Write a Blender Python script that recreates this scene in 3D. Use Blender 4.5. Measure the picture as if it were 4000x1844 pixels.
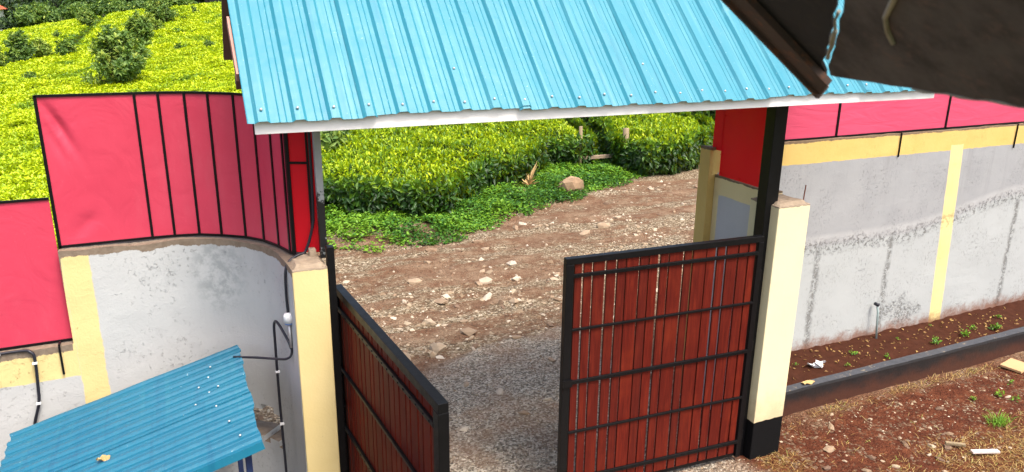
import bpy, math, random
import numpy as np
from mathutils import Matrix, Vector

random.seed(7)
rng = np.random.default_rng(7)
for o in list(bpy.data.objects):
    bpy.data.objects.remove(o, do_unlink=True)
SC = bpy.context.scene
COL = SC.collection
R = math.radians

# ------------------------------------------------------------------ camera
CAM_P, CAM_ROLL, CAM_AZ = R(16.889), R(0.6773), R(24.551)
fw = np.array([math.sin(CAM_AZ) * math.cos(CAM_P), math.cos(CAM_AZ) * math.cos(CAM_P), -math.sin(CAM_P)])
r0 = np.array([math.cos(CAM_AZ), -math.sin(CAM_AZ), 0.0])
u0 = np.cross(r0, fw)
rt = r0 * math.cos(CAM_ROLL) + u0 * math.sin(CAM_ROLL)
up = -r0 * math.sin(CAM_ROLL) + u0 * math.cos(CAM_ROLL)
cd = bpy.data.cameras.new('camera')
cam = bpy.data.objects.new('camera', cd)
COL.objects.link(cam)
m = Matrix.Identity(4)
for i in range(3):
    m[i][0], m[i][1], m[i][2] = rt[i], up[i], -fw[i]
m[2][3] = 4.5
cam.matrix_world = m
cd.sensor_width = 36.0
cd.lens = 36.0 * 2939.35 / 4000.0
cd.clip_start = 0.05
cd.clip_end = 3000
cd.dof.use_dof = True
cd.dof.focus_distance = 11.0
cd.dof.aperture_fstop = 5.6
SC.camera = cam

# ------------------------------------------------------------------ sky, sun, exposure
SUN_TO = Vector((0.16, -0.46, 0.87)).normalized()
sun_el = math.asin(SUN_TO.z)
sun_az = math.atan2(SUN_TO.x, SUN_TO.y)
w = bpy.data.worlds.new('World')
SC.world = w
w.use_nodes = True
wn = w.node_tree
sky = wn.nodes.new('ShaderNodeTexSky')
sky.sky_type = 'NISHITA'
sky.sun_disc = False
sky.sun_elevation = sun_el
sky.sun_rotation = sun_az
sky.air_density = 1.0
sky.dust_density = 6.0
sky.ozone_density = 1.0
bg = wn.nodes['Background']
bg.inputs['Strength'].default_value = 0.15
wn.links.new(sky.outputs['Color'], bg.inputs['Color'])
sd = bpy.data.lights.new('sun', 'SUN')
sd.energy = 1.5
sd.angle = R(18)
sd.color = (1.0, 0.96, 0.88)
sun = bpy.data.objects.new('sun', sd)
COL.objects.link(sun)
sun.rotation_euler = SUN_TO.to_track_quat('Z', 'Y').to_euler()
SC.view_settings.view_transform = 'Standard'
SC.view_settings.look = 'None'
SC.view_settings.exposure = 1.12
SC.view_settings.gamma = 1.0
SC.view_settings.use_curve_mapping = False

# ------------------------------------------------------------------ helpers: materials
def lin(r, g, b):
    f = lambda c: (c / 255 / 12.92) if c / 255 <= 0.04045 else ((c / 255 + 0.055) / 1.055) ** 2.4
    return (f(r), f(g), f(b), 1.0)

class Mat:
    def __init__(s, name, rough=0.6, spec=0.5, metal=0.0):
        s.m = bpy.data.materials.new(name)
        s.m.use_nodes = True
        s.nt = s.m.node_tree
        s.b = s.nt.nodes['Principled BSDF']
        s.b.inputs['Roughness'].default_value = rough
        s.b.inputs['Specular IOR Level'].default_value = spec
        s.b.inputs['Metallic'].default_value = metal
        g = s.nt.nodes.new('ShaderNodeNewGeometry')
        s.geo = g
        s.pos = g.outputs['Position']
        s._x = None
    def put(s, sock, v):
        if isinstance(v, (int, float)):
            sock.default_value = v if sock.type == 'VALUE' else (v, v, v, 1.0)[:len(sock.default_value)]
        elif isinstance(v, (tuple, list)):
            sock.default_value = v
        else:
            s.nt.links.new(v, sock)
    def xyz(s):
        if s._x is None:
            n = s.nt.nodes.new('ShaderNodeSeparateXYZ')
            s.nt.links.new(s.pos, n.inputs[0])
            s._x = (n.outputs[0], n.outputs[1], n.outputs[2])
        return s._x
    def nz(s):
        n = s.nt.nodes.new('ShaderNodeSeparateXYZ')
        s.nt.links.new(s.geo.outputs['Normal'], n.inputs[0])
        return n.outputs[2]
    def op(s, o, a, b=0.0, c=0.0, clamp=False):
        n = s.nt.nodes.new('ShaderNodeMath')
        n.operation = o
        n.use_clamp = clamp
        s.put(n.inputs[0], a); s.put(n.inputs[1], b); s.put(n.inputs[2], c)
        return n.outputs[0]
    def scalevec(s, v, sx, sy, sz):
        n = s.nt.nodes.new('ShaderNodeMapping')
        s.nt.links.new(v, n.inputs[0])
        n.inputs['Scale'].default_value = (sx, sy, sz)
        return n.outputs[0]
    def noise(s, scale, detail=4, rough=0.55, vec=None, dist=0.0):
        n = s.nt.nodes.new('ShaderNodeTexNoise')
        s.nt.links.new(vec or s.pos, n.inputs['Vector'])
        n.inputs['Scale'].default_value = scale
        n.inputs['Detail'].default_value = detail
        n.inputs['Roughness'].default_value = rough
        n.inputs['Distortion'].default_value = dist
        return n.outputs['Fac']
    def vor(s, scale, feature='F1', out='Distance', vec=None):
        n = s.nt.nodes.new('ShaderNodeTexVoronoi')
        n.feature = feature
        s.nt.links.new(vec or s.pos, n.inputs['Vector'])
        n.inputs['Scale'].default_value = scale
        return n.outputs[out]
    def mix(s, f, a, b):
        n = s.nt.nodes.new('ShaderNodeMix')
        n.data_type = 'RGBA'
        s.put(n.inputs[0], f); s.put(n.inputs[6], a); s.put(n.inputs[7], b)
        return n.outputs[2]
    def step(s, v, lo, hi):
        n = s.nt.nodes.new('ShaderNodeMapRange')
        n.interpolation_type = 'SMOOTHSTEP'
        s.put(n.inputs[0], v); s.put(n.inputs[1], lo); s.put(n.inputs[2], hi)
        return n.outputs[0]
    def band(s, v, lo, hi, soft=0.004):
        a = s.step(v, lo - soft, lo + soft)
        b = s.step(v, hi + soft, hi - soft) if False else s.op('SUBTRACT', 1.0, s.step(v, hi - soft, hi + soft))
        return s.op('MULTIPLY', a, b)
    def ramp(s, f, stops):
        n = s.nt.nodes.new('ShaderNodeValToRGB')
        s.nt.links.new(f, n.inputs[0])
        e = n.color_ramp.elements
        e[0].position, e[0].color = stops[0]
        e[1].position, e[1].color = stops[-1]
        for p, c in stops[1:-1]:
            x = e.new(p); x.color = c
        return n.outputs[0]
    def attr(s, name, out='Fac'):
        n = s.nt.nodes.new('ShaderNodeAttribute')
        n.attribute_name = name
        return n.outputs[out]
    def rand(s):
        n = s.nt.nodes.new('ShaderNodeObjectInfo')
        return n.outputs['Random']
    def col(s, c): s.put(s.b.inputs['Base Color'], c); return s
    def rough(s, c): s.put(s.b.inputs['Roughness'], c); return s
    def bump(s, h, strength=0.5, dist=0.01):
        n = s.nt.nodes.new('ShaderNodeBump')
        n.inputs['Strength'].default_value = strength
        n.inputs['Distance'].default_value = dist
        s.nt.links.new(h, n.inputs['Height'])
        s.nt.links.new(n.outputs[0], s.b.inputs['Normal'])
        return s
    def translucent(s, colour, fac):
        t = s.nt.nodes.new('ShaderNodeBsdfTranslucent')
        s.put(t.inputs['Color'], colour)
        mx = s.nt.nodes.new('ShaderNodeMixShader')
        mx.inputs[0].default_value = fac
        s.nt.links.new(s.b.outputs[0], mx.inputs[1])
        s.nt.links.new(t.outputs[0], mx.inputs[2])
        s.nt.links.new(mx.outputs[0], s.nt.nodes['Material Output'].inputs[0])
        return s

# ------------------------------------------------------------------ helpers: noise, meshes
def hash2(ix, iy, seed=0):
    h = (ix.astype(np.int64) * 374761393 + iy.astype(np.int64) * 668265263 + seed * 982451653) & 0x7fffffff
    h = ((h ^ (h >> 13)) * 1274126177) & 0x7fffffff
    return ((h ^ (h >> 16)) & 0xffff) / 65535.0
def vnoise(x, y, seed=0):
    x = np.asarray(x, float); y = np.asarray(y, float)
    ix, iy = np.floor(x), np.floor(y)
    fx, fy = x - ix, y - iy
    fx = fx * fx * (3 - 2 * fx); fy = fy * fy * (3 - 2 * fy)
    a = hash2(ix, iy, seed); b = hash2(ix + 1, iy, seed); c = hash2(ix, iy + 1, seed); d = hash2(ix + 1, iy + 1, seed)
    return (a * (1 - fx) + b * fx) * (1 - fy) + (c * (1 - fx) + d * fx) * fy
def fbm(x, y, seed=0, o=3):
    s, a, t = 0, 1.0, 0
    for k in range(o):
        s = s + a * vnoise(np.asarray(x) * 2 ** k, np.asarray(y) * 2 ** k, seed + k); t += a; a *= .5
    return s / t

def link(o, parent=None):
    COL.objects.link(o)
    if parent is not None:
        o.parent = parent
        o.matrix_parent_inverse = Matrix.Translation(-parent.location)
    return o
def tag(o, label=None, cat=None, group=None, kind=None):
    if label: o['label'] = label
    if cat: o['category'] = cat
    if group: o['group'] = group
    if kind: o['kind'] = kind
    return o
def empty(name, loc, label=None, cat=None, group=None):
    o = bpy.data.objects.new(name, None)
    o.location = loc
    o.empty_display_size = .1
    COL.objects.link(o)
    return tag(o, label, cat, group)

class MB:
    def __init__(s): s.v = []; s.f = []
    def add(s, vs, fs):
        n = len(s.v)
        s.v += [tuple(map(float, p)) for p in vs]
        s.f += [tuple(i + n for i in f) for f in fs]
        return s
    def box(s, a, b):
        x0, y0, z0 = a; x1, y1, z1 = b
        return s.add([(x0,y0,z0),(x1,y0,z0),(x1,y1,z0),(x0,y1,z0),(x0,y0,z1),(x1,y0,z1),(x1,y1,z1),(x0,y1,z1)],
                     [(0,3,2,1),(4,5,6,7),(0,1,5,4),(1,2,6,5),(2,3,7,6),(3,0,4,7)])
    def obox(s, o, ax, ay, az, lo, hi):
        o, ax, ay, az = map(np.asarray, (o, ax, ay, az))
        P = [o + ax * i + ay * j + az * k for k in (lo[2], hi[2]) for (i, j) in ((lo[0], lo[1]), (hi[0], lo[1]), (hi[0], hi[1]), (lo[0], hi[1]))]
        return s.add(P, [(0,3,2,1),(4,5,6,7),(0,1,5,4),(1,2,6,5),(2,3,7,6),(3,0,4,7)])
    def tube(s, path, r, n=8, caps=True):
        P = [np.array(p, float) for p in path]
        rs = r if isinstance(r, (list, tuple, np.ndarray)) else [r] * len(P)
        base = len(s.v); ref = None
        for i, p in enumerate(P):
            t = P[min(i + 1, len(P) - 1)] - P[max(i - 1, 0)]
            t = t / (np.linalg.norm(t) + 1e-9)
            if ref is None: ref = np.array([0, 0, 1.]) if abs(t[2]) < .9 else np.array([1., 0, 0])
            a = np.cross(ref, t); a /= np.linalg.norm(a) + 1e-9
            b = np.cross(t, a); ref = b
            for k in range(n):
                q = 2 * math.pi * k / n
                s.v.append(tuple(p + (a * math.cos(q) + b * math.sin(q)) * rs[i]))
        for i in range(len(P) - 1):
            for k in range(n):
                k2 = (k + 1) % n
                s.f.append((base + i*n + k, base + i*n + k2, base + (i+1)*n + k2, base + (i+1)*n + k))
        if caps:
            s.f.append(tuple(base + k for k in reversed(range(n))))
            s.f.append(tuple(base + (len(P)-1)*n + k for k in range(n)))
        return s
    def grid(s, fn, nu, nv):
        base = len(s.v)
        for j in range(nv + 1):
            for i in range(nu + 1):
                s.v.append(tuple(map(float, fn(i / nu, j / nv))))
        for j in range(nv):
            for i in range(nu):
                a = base + j * (nu + 1) + i
                s.f.append((a, a + 1, a + nu + 2, a + nu + 1))
        return s
    def mesh(s, name, mat=None, smooth=False):
        me = bpy.data.meshes.new(name)
        me.from_pydata(s.v, [], s.f)
        if mat: me.materials.append(mat.m)
        if smooth: me.polygons.foreach_set('use_smooth', [True] * len(me.polygons))
        me.update()
        return me
    def build(s, name, mat, parent=None, smooth=False, bevel=0, solid=0):
        o = bpy.data.objects.new(name, s.mesh(name, mat, smooth))
        link(o, parent)
        if solid:
            k = o.modifiers.new('s', 'SOLIDIFY'); k.thickness = solid; k.offset = 0
            if smooth: k = o.modifiers.new('e', 'EDGE_SPLIT'); k.split_angle = R(40)
        if bevel:
            k = o.modifiers.new('b', 'BEVEL'); k.width = bevel; k.segments = 2; k.limit_method = 'ANGLE'
        return o

def np_mesh(name, V, F, mat, parent=None, attr=None, smooth=False):
    me = bpy.data.meshes.new(name)
    V = np.asarray(V, np.float32); F = np.asarray(F, np.int32)
    k = F.shape[1]
    me.vertices.add(len(V)); me.vertices.foreach_set('co', V.ravel())
    me.loops.add(F.size); me.loops.foreach_set('vertex_index', F.ravel())
    me.polygons.add(len(F)); me.polygons.foreach_set('loop_start', np.arange(len(F), dtype=np.int32) * k)
    if smooth: me.polygons.foreach_set('use_smooth', np.ones(len(F), bool))
    me.materials.append(mat.m)
    me.update(calc_edges=True)
    if attr is not None:
        a = me.attributes.new('v', 'FLOAT', 'FACE'); a.data.foreach_set('value', np.asarray(attr, np.float32))
    o = bpy.data.objects.new(name, me)
    return link(o, parent)

def nrm(a): return a / (np.linalg.norm(a, axis=-1, keepdims=True) + 1e-9)
def leaves(P, N, L, v, upright=0.4, ratio=0.2, droop=0.12):
    """each leaf: two triangles folded along the midrib"""
    n = len(P)
    P = np.asarray(P, float); N = nrm(np.asarray(N, float))
    L = np.broadcast_to(np.asarray(L, float), (n,))[:, None]
    u = np.broadcast_to(np.asarray(upright, float), (n,))[:, None]
    t = nrm(rng.normal(size=(n, 3)))
    t = nrm(t - N * (t * N).sum(1, keepdims=True))
    a = nrm(N * u + t * (1 - np.abs(u)))
    s = nrm(np.cross(a, N + .01 * rng.normal(size=(n, 3))))
    k = nrm(np.cross(s, a))
    wd = L * ratio * rng.uniform(.8, 1.25, (n, 1))
    V = np.empty((n, 4, 3))
    V[:, 0] = P
    V[:, 1] = P + a * L * .5 + s * wd + k * wd * .35
    V[:, 2] = P + a * L - k * L * droop
    V[:, 3] = P + a * L * .5 - s * wd + k * wd * .35
    b = (np.arange(n) * 4)[:, None]
    F = np.concatenate([b + [0, 1, 2], b + [0, 2, 3]], 1).reshape(-1, 3)
    return V.reshape(-1, 3), F, np.repeat(v, 2)
def join_leaves(lst):
    V, F, A, off = [], [], [], 0
    for v, f, a in lst:
        V.append(v); F.append(f + off); A.append(a); off += len(v)
    return np.concatenate(V), np.concatenate(F), np.concatenate(A)

def smooth_path(pts, n=8):
    P = [np.array(p, float) for p in pts]
    P = [2 * P[0] - P[1]] + P + [2 * P[-1] - P[-2]]
    out = []
    for i in range(1, len(P) - 2):
        for k in range(n):
            t = k / n
            out.append(.5 * (2*P[i] + (P[i+1]-P[i-1])*t + (2*P[i-1]-5*P[i]+4*P[i+1]-P[i+2])*t*t + (3*P[i]-P[i-1]-3*P[i+1]+P[i+2])*t**3))
    out.append(P[-2])
    return out
def in_poly(x, y, poly):
    inside = np.zeros(np.shape(x), bool)
    j = len(poly) - 1
    for i in range(len(poly)):
        xi, yi = poly[i]; xj, yj = poly[j]
        c = ((yi > y) != (yj > y)) & (x < (xj - xi) * (y - yi) / (yj - yi + 1e-12) + xi)
        inside ^= c; j = i
    return inside
def edge_dist(x, y, poly, closed=True):
    d = np.full(np.shape(x), 1e9)
    n = len(poly)
    for i in range(n if closed else n - 1):
        ax, ay = poly[i]; bx, by = poly[(i + 1) % n]
        t = np.clip(((x - ax) * (bx - ax) + (y - ay) * (by - ay)) / ((bx - ax) ** 2 + (by - ay) ** 2), 0, 1)
        d = np.minimum(d, np.hypot(x - ax - t * (bx - ax), y - ay - t * (by - ay)))
    return d

# ------------------------------------------------------------------ materials
YEL = (0.80, 0.68, 0.36, 1); YEL2 = (0.76, 0.56, 0.20, 1)
GREY = (0.56, 0.57, 0.58, 1); CONC = (0.20, 0.15, 0.11, 1)

def plaster_bump(M, extra=None):
    h = M.op('ADD', M.op('MULTIPLY', M.noise(9, 5, .6), .8), M.op('MULTIPLY', M.noise(70, 3, .6), .35))
    if extra is not None: h = M.op('SUBTRACT', h, extra)
    M.bump(h, .55, .012)

def make_left_wall_mat():
    M = Mat('painted_plaster', .85, .25)
    x, y, z = M.xyz()
    wob = M.op('MULTIPLY', M.op('SUBTRACT', M.noise(14, 3), .5), .03)
    xs = M.op('ADD', M.op('ADD', x, wob), 0.0); zs = M.op('ADD', z, wob)
    base = M.mix(M.noise(2.2, 4), (0.44, 0.45, 0.445, 1), (0.52, 0.525, 0.515, 1))
    stain = M.step(M.noise(1.5, 6, .65, M.scalevec(M.pos, 1, 1, .35)), .56, .74)
    base = M.mix(M.op('MULTIPLY', stain, .3), base, (0.30, 0.31, 0.30, 1))
    # one blotch of mould under the wall top
    dx = M.op('MULTIPLY', M.op('SUBTRACT', x, 0.22), 4.2); dz = M.op('MULTIPLY', M.op('SUBTRACT', z, 2.45), 2.4)
    rr = M.op('ADD', M.op('MULTIPLY', dx, dx), M.op('MULTIPLY', dz, dz))
    bl = M.op('MULTIPLY', M.op('SUBTRACT', 1.0, M.step(rr, .1, 1.0)), M.step(M.noise(11, 6, .7), .4, .62))
    base = M.mix(M.op('MULTIPLY', bl, .55), base, (0.22, 0.24, 0.24, 1))
    pits = M.op('MULTIPLY', M.step(M.noise(34, 5, .78), .57, .65), M.step(M.noise(2.1, 5, .7), .44, .62))
    base = M.mix(M.op('MULTIPLY', pits, .55), base, (0.2, 0.2, 0.2, 1))
    yel = M.mix(M.noise(3, 4), (0.66, 0.52, 0.22, 1), (0.73, 0.60, 0.29, 1))
    strip = M.band(xs, -0.845, -0.665, .006)
    low = M.op('MULTIPLY', M.op('SUBTRACT', 1.0, M.step(xs, -.85, -.83)), M.step(zs, 1.715, 1.725))
    c = M.mix(M.op('MAXIMUM', strip, low), base, yel)
    top = M.op('ADD', 1.985, M.op('MULTIPLY', M.step(x, -.87, -.85), .745))
    rag = M.op('SUBTRACT', z, M.op('SUBTRACT', top, M.op('MULTIPLY', M.noise(6, 5, .7), .11)))
    conc = M.mix(M.noise(22, 4), (0.13, 0.09, 0.06, 1), (0.30, 0.24, 0.18, 1))
    c = M.mix(M.op('MAXIMUM', M.step(rag, 0, .008), M.step(M.nz(), .4, .6)), c, conc)
    M.col(c); plaster_bump(M, pits)
    return M
M_LWALL = make_left_wall_mat()

def make_right_wall_mat():
    M = Mat('painted_plaster_weathered', .85, .25)
    x, y, z = M.xyz()
    wob = M.op('MULTIPLY', M.op('SUBTRACT', M.noise(12, 3), .5), .05)
    wob2 = M.op('MULTIPLY', M.op('SUBTRACT', M.noise(3, 5, .7), .5), .22)
    zs = M.op('ADD', z, M.op('MULTIPLY', wob, .6))
    # the rough plaster lap running along the wall, rising to the right
    lap_z = M.op('ADD', 1.70, M.op('MULTIPLY', M.step(x, 8.5, 11.0), .33))
    lap = M.op('ABSOLUTE', M.op('SUBTRACT', M.op('ADD', z, wob2), lap_z))
    up_ = M.step(z, M.op('ADD', lap_z, -.02), M.op('ADD', lap_z, .05))
    upper = M.mix(M.noise(2.0, 4), (0.29, 0.30, 0.31, 1), (0.375, 0.385, 0.39, 1))
    lower = M.mix(M.noise(1.6, 4), (0.385, 0.41, 0.41, 1), (0.46, 0.485, 0.48, 1))
    c = M.mix(up_, lower, upper)
    spk = M.step(M.noise(18, 8, .8), .50, .57)
    lapm = M.op('SUBTRACT', 1.0, M.step(lap, .03, .13))
    pale = M.op('SUBTRACT', 1.0, M.step(M.op('ABSOLUTE', M.op('SUBTRACT', z, M.op('ADD', lap_z, .09))), .02, .10))
    c = M.mix(M.op('MULTIPLY', M.op('MULTIPLY', pale, .6), M.noise(5, 5, .7)), c, (0.6, 0.6, 0.59, 1))
    dark = M.op('MULTIPLY', lapm, spk)
    for jx, top in ((7.15, 1.7), (8.42, 1.7), (10.9, 1.95)):
        j = M.op('ABSOLUTE', M.op('SUBTRACT', M.op('ADD', x, M.op('MULTIPLY', wob2, .5)), jx))
        jm = M.op('MULTIPLY', M.op('SUBTRACT', 1.0, M.step(j, .004, .08)), M.op('SUBTRACT', 1.0, M.step(z, top - .05, top + .05)))
        dark = M.op('MAXIMUM', dark, M.op('MULTIPLY', jm, M.step(M.noise(15, 8, .8), .46, .53)))
    # broken plaster beside the pipe
    ex = M.op('MULTIPLY', M.op('SUBTRACT', x, 8.82), 2.1); ez = M.op('MULTIPLY', M.op('SUBTRACT', M.op('ADD', z, M.op('MULTIPLY', M.op('SUBTRACT', x, 8.82), .3)), .58), 4.2)
    er = M.op('ADD', M.op('MULTIPLY', ex, ex), M.op('MULTIPLY', ez, ez))
    em = M.op('MULTIPLY', M.op('SUBTRACT', 1.0, M.step(M.op('ADD', er, M.op('MULTIPLY', M.op('SUBTRACT', M.noise(4, 5, .7), .5), 5.0)), .0, 1.0)), M.step(M.noise(24, 5, .8), .47, .55))
    dark = M.op('MAXIMUM', dark, em)
    fine = M.op('MULTIPLY', M.step(M.noise(38, 5, .78, M.scalevec(M.pos, 1, 1, .6)), .54, .61), M.step(M.noise(1.7, 5, .7), .40, .62))
    run = M.op('MULTIPLY', M.step(M.noise(7, 5, .65, M.scalevec(M.pos, 1, 1, .07)), .52, .72), M.step(z, 1.3, 2.9))
    c = M.mix(M.op('MULTIPLY', run, .35), c, (0.22, 0.22, 0.22, 1))
    c = M.mix(M.op('MULTIPLY', fine, .55), c, (0.2, 0.2, 0.2, 1))
    c = M.mix(M.op('MULTIPLY', dark, .68), c, (0.11, 0.105, 0.095, 1))
    yel = M.mix(M.noise(3, 4), (0.62, 0.42, 0.12, 1), (0.70, 0.52, 0.19, 1))
    yel2 = M.mix(M.noise(3, 4), (0.74, 0.58, 0.24, 1), (0.80, 0.67, 0.33, 1))
    sx = M.op('ADD', M.op('ADD', x, M.op('MULTIPLY', wob, .35)), M.op('MULTIPLY', M.op('SUBTRACT', z, 1.5), .075))
    strip = M.op('MULTIPLY', M.band(sx, 9.36, 9.60, .006), M.op('SUBTRACT', 1.0, M.step(zs, 2.84, 2.85)))
    bandm = M.op('MAXIMUM', M.step(zs, 2.775, 2.785), M.op('SUBTRACT', 1.0, M.step(M.op('ADD', x, M.op('MULTIPLY', wob, .3)), 5.46, 5.47)))
    c = M.mix(bandm, c, yel)
    c = M.mix(strip, c, yel2)
    c = M.mix(M.op('MULTIPLY', M.op('MULTIPLY', strip, dark), .5), c, (0.3, 0.22, 0.1, 1))
    rag = M.op('SUBTRACT', z, M.op('SUBTRACT', 3.055, M.op('MULTIPLY', M.noise(7, 5, .7), .055)))
    conc = M.mix(M.noise(22, 4), (0.12, 0.08, 0.05, 1), (0.30, 0.22, 0.14, 1))
    c = M.mix(M.op('MAXIMUM', M.step(rag, 0, .008), M.step(M.nz(), .4, .6)), c, conc)
    # splashed soil along the foot of the wall
    spl = M.op('SUBTRACT', z, M.op('MULTIPLY', M.noise(5, 6, .75), .5))
    c = M.mix(M.op('MULTIPLY', M.op('SUBTRACT', 1.0, M.step(spl, .06, .26)), .85), c, (0.20, 0.08, 0.04, 1))
    M.col(c); plaster_bump(M, M.op('ADD', M.op('MULTIPLY', dark, 1.2), M.op('MULTIPLY', fine, .5)))
    return M
M_RWALL = make_right_wall_mat()

def make_return_wall_mat():
    M = Mat('painted_plaster_return', .85, .25)
    x, y, z = M.xyz()
    wob = M.op('MULTIPLY', M.op('SUBTRACT', M.noise(12, 3), .5), .02)
    ys = M.op('ADD', y, wob); zs = M.op('ADD', z, wob)
    g = M.mix(M.noise(3, 4), (0.52, 0.53, 0.54, 1), (0.60, 0.61, 0.62, 1))
    yel = M.mix(M.noise(3, 4), (0.80, 0.68, 0.36, 1), (0.86, 0.75, 0.44, 1))
    c = M.mix(M.op('MULTIPLY', M.band(ys, 5.80, 6.41, .004), M.op('SUBTRACT', 1.0, M.step(zs, 2.545, 2.553))), yel, g)
    rag = M.op('SUBTRACT', z, M.op('SUBTRACT', 2.755, M.op('MULTIPLY', M.noise(7, 5, .7), .05)))
    c = M.mix(M.op('MAXIMUM', M.step(rag, 0, .008), M.step(M.nz(), .4, .6)), c, M.mix(M.noise(22, 4), (0.14, 0.10, 0.06, 1), (0.28, 0.21, 0.14, 1)))
    M.col(c); plaster_bump(M)
    return M
M_RET = make_return_wall_mat()

def make_pillar_mat(name, black_z, topz, c1, c2):
    M = Mat(name, .85, .15)
    x, y, z = M.xyz()
    c = M.mix(M.noise(2.5, 5), c1, c2)
    c = M.mix(M.op('MULTIPLY', M.step(M.noise(5, 6, .7, M.scalevec(M.pos, 1, 1, .25)), .58, .75), .35), c, (0.52, 0.42, 0.22, 1))
    gr_ = M.op('SUBTRACT', z, M.op('MULTIPLY', M.noise(6, 6, .75), .8))
    c = M.mix(M.op('MULTIPLY', M.op('SUBTRACT', 1.0, M.step(gr_, -.1, .5)), .5), c, (0.40, 0.27, 0.15, 1))
    c = M.mix(M.op('MULTIPLY', M.step(M.noise(17, 7, .8), .66, .70), .6), c, (0.42, 0.36, 0.26, 1))
    zz = M.op('ADD', z, M.op('MULTIPLY', M.op('SUBTRACT', M.noise(9, 3), .5), .02))
    if black_z: c = M.mix(M.step(zz, black_z - .004, black_z + .004), (0.004, 0.004, 0.0045, 1), c)
    rag = M.op('SUBTRACT', z, M.op('SUBTRACT', topz, M.op('MULTIPLY', M.noise(9, 5, .7), .04)))
    c = M.mix(M.op('MAXIMUM', M.step(rag, 0, .006), M.step(M.nz(), .4, .6)), c, M.mix(M.noise(26, 4), (0.18, 0.13, 0.09, 1), (0.42, 0.34, 0.25, 1)))
    M.col(c)
    M.bump(M.op('ADD', M.noise(10, 5), M.op('MULTIPLY', M.noise(80, 3), .3)), .35, .008)
    return M
M_PIL_R = make_pillar_mat('pillar_paint_right', .43, 2.73, (0.72, 0.64, 0.39, 1), (0.78, 0.71, 0.46, 1))
M_PIL_L = make_pillar_mat('pillar_paint_left', 0, 2.73, (0.66, 0.52, 0.23, 1), (0.74, 0.61, 0.31, 1))

def simple(name, c1, c2, scale=6, rough=.5, spec=.5, bump=0, bscale=40, metal=0):
    M = Mat(name, rough, spec, metal)
    M.col(M.mix(M.noise(scale, 5, .6), c1, c2))
    if bump: M.bump(M.noise(bscale, 4), bump, .006)
    return M
M_WHITE = simple('white_painted_board', (0.80, 0.80, 0.78, 1), (0.88, 0.88, 0.86, 1), 3, .5, .4, .1, 20)
M_BROWN = simple('brown_timber', (0.10, 0.06, 0.05, 1), (0.20, 0.12, 0.10, 1), 8, .7, .3, .3)
M_PINK = simple('pinkish_timber', (0.40, 0.20, 0.16, 1), (0.50, 0.27, 0.22, 1), 8, .7, .3)
M_STEEL = simple('dull_steel', (0.5, 0.5, 0.5, 1), (0.7, 0.7, 0.7, 1), 30, .35, .6, 0, 40, .6)
M_CABLE = simple('black_cable', (0.008, 0.009, 0.014, 1), (0.02, 0.022, 0.035, 1), 20, .38, .5)
M_CLIP = simple('white_plastic', (0.72, 0.73, 0.75, 1), (0.8, 0.8, 0.8, 1), 20, .4, .5)
M_BLUEP = simple('blue_plastic', (0.12, 0.22, 0.5, 1), (0.16, 0.28, 0.6, 1), 20, .4, .5)
M_NAVY = simple('navy_steel', (0.008, 0.02, 0.075, 1), (0.015, 0.035, 0.11, 1), 10, .45, .5)
M_PIPE = simple('grey_pvc', (0.26, 0.36, 0.36, 1), (0.38, 0.48, 0.47, 1), 20, .5, .4)
M_CARD = simple('cardboard', (0.48, 0.30, 0.15, 1), (0.56, 0.37, 0.2, 1), 10, .9, .1)
M_PAPER = simple('white_litter', (0.7, 0.7, 0.72, 1), (0.85, 0.85, 0.86, 1), 20, .6, .3)
M_PALEW = simple('bleached_wood', (0.55, 0.45, 0.42, 1), (0.72, 0.64, 0.6, 1), 30, .8, .2, .3, 60)
M_OLDW = simple('old_plank', (0.18, 0.12, 0.08, 1), (0.42, 0.33, 0.25, 1), 14, .9, .1, .4, 40)
M_STAKE = simple('weathered_stake', (0.20, 0.15, 0.09, 1), (0.34, 0.27, 0.17, 1), 30, .9, .1, .5, 60)
M_DRY = simple('dry_leaf', (0.42, 0.27, 0.11, 1), (0.6, 0.42, 0.2, 1), 25, .8, .2)
M_BARK = simple('bark', (0.06, 0.045, 0.03, 1), (0.14, 0.10, 0.07, 1), 12, .9, .1, .5)
M_REBAR = simple('rusty_rebar', (0.10, 0.03, 0.02, 1), (0.2, 0.07, 0.04, 1), 40, .8, .2)

def make_black():
    M = Mat('black_enamel', .4, .22)
    wear = M.step(M.noise(13, 6, .75), .69, .73)
    M.col(M.mix(M.op('MULTIPLY', wear, .6), M.mix(M.noise(20, 3), (0.003, 0.003, 0.0035, 1), (0.007, 0.007, 0.008, 1)), (0.16, 0.14, 0.13, 1)))
    M.rough(M.op('ADD', .25, M.op('MULTIPLY', M.noise(18, 4), .3)))
    M.bump(M.noise(60, 4), .2, .003)
    return M
M_BLACK = make_black()
def make_worn_post():
    M = Mat('half_painted_post', .4, .5)
    x, y, z = M.xyz()
    e = M.op('ADD', z, M.op('MULTIPLY', M.op('SUBTRACT', M.noise(11, 5, .8), .5), .35))
    prim = M.mix(M.noise(20, 4), (0.25, 0.27, 0.27, 1), (0.36, 0.38, 0.38, 1))
    M.col(M.mix(M.op('MAXIMUM', M.step(e, 3.19, 3.21), M.op('MULTIPLY', M.step(M.noise(16, 5, .7), .6, .63), .7)), (0.012, 0.012, 0.013, 1), prim))
    return M
M_POST = make_worn_post()

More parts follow.
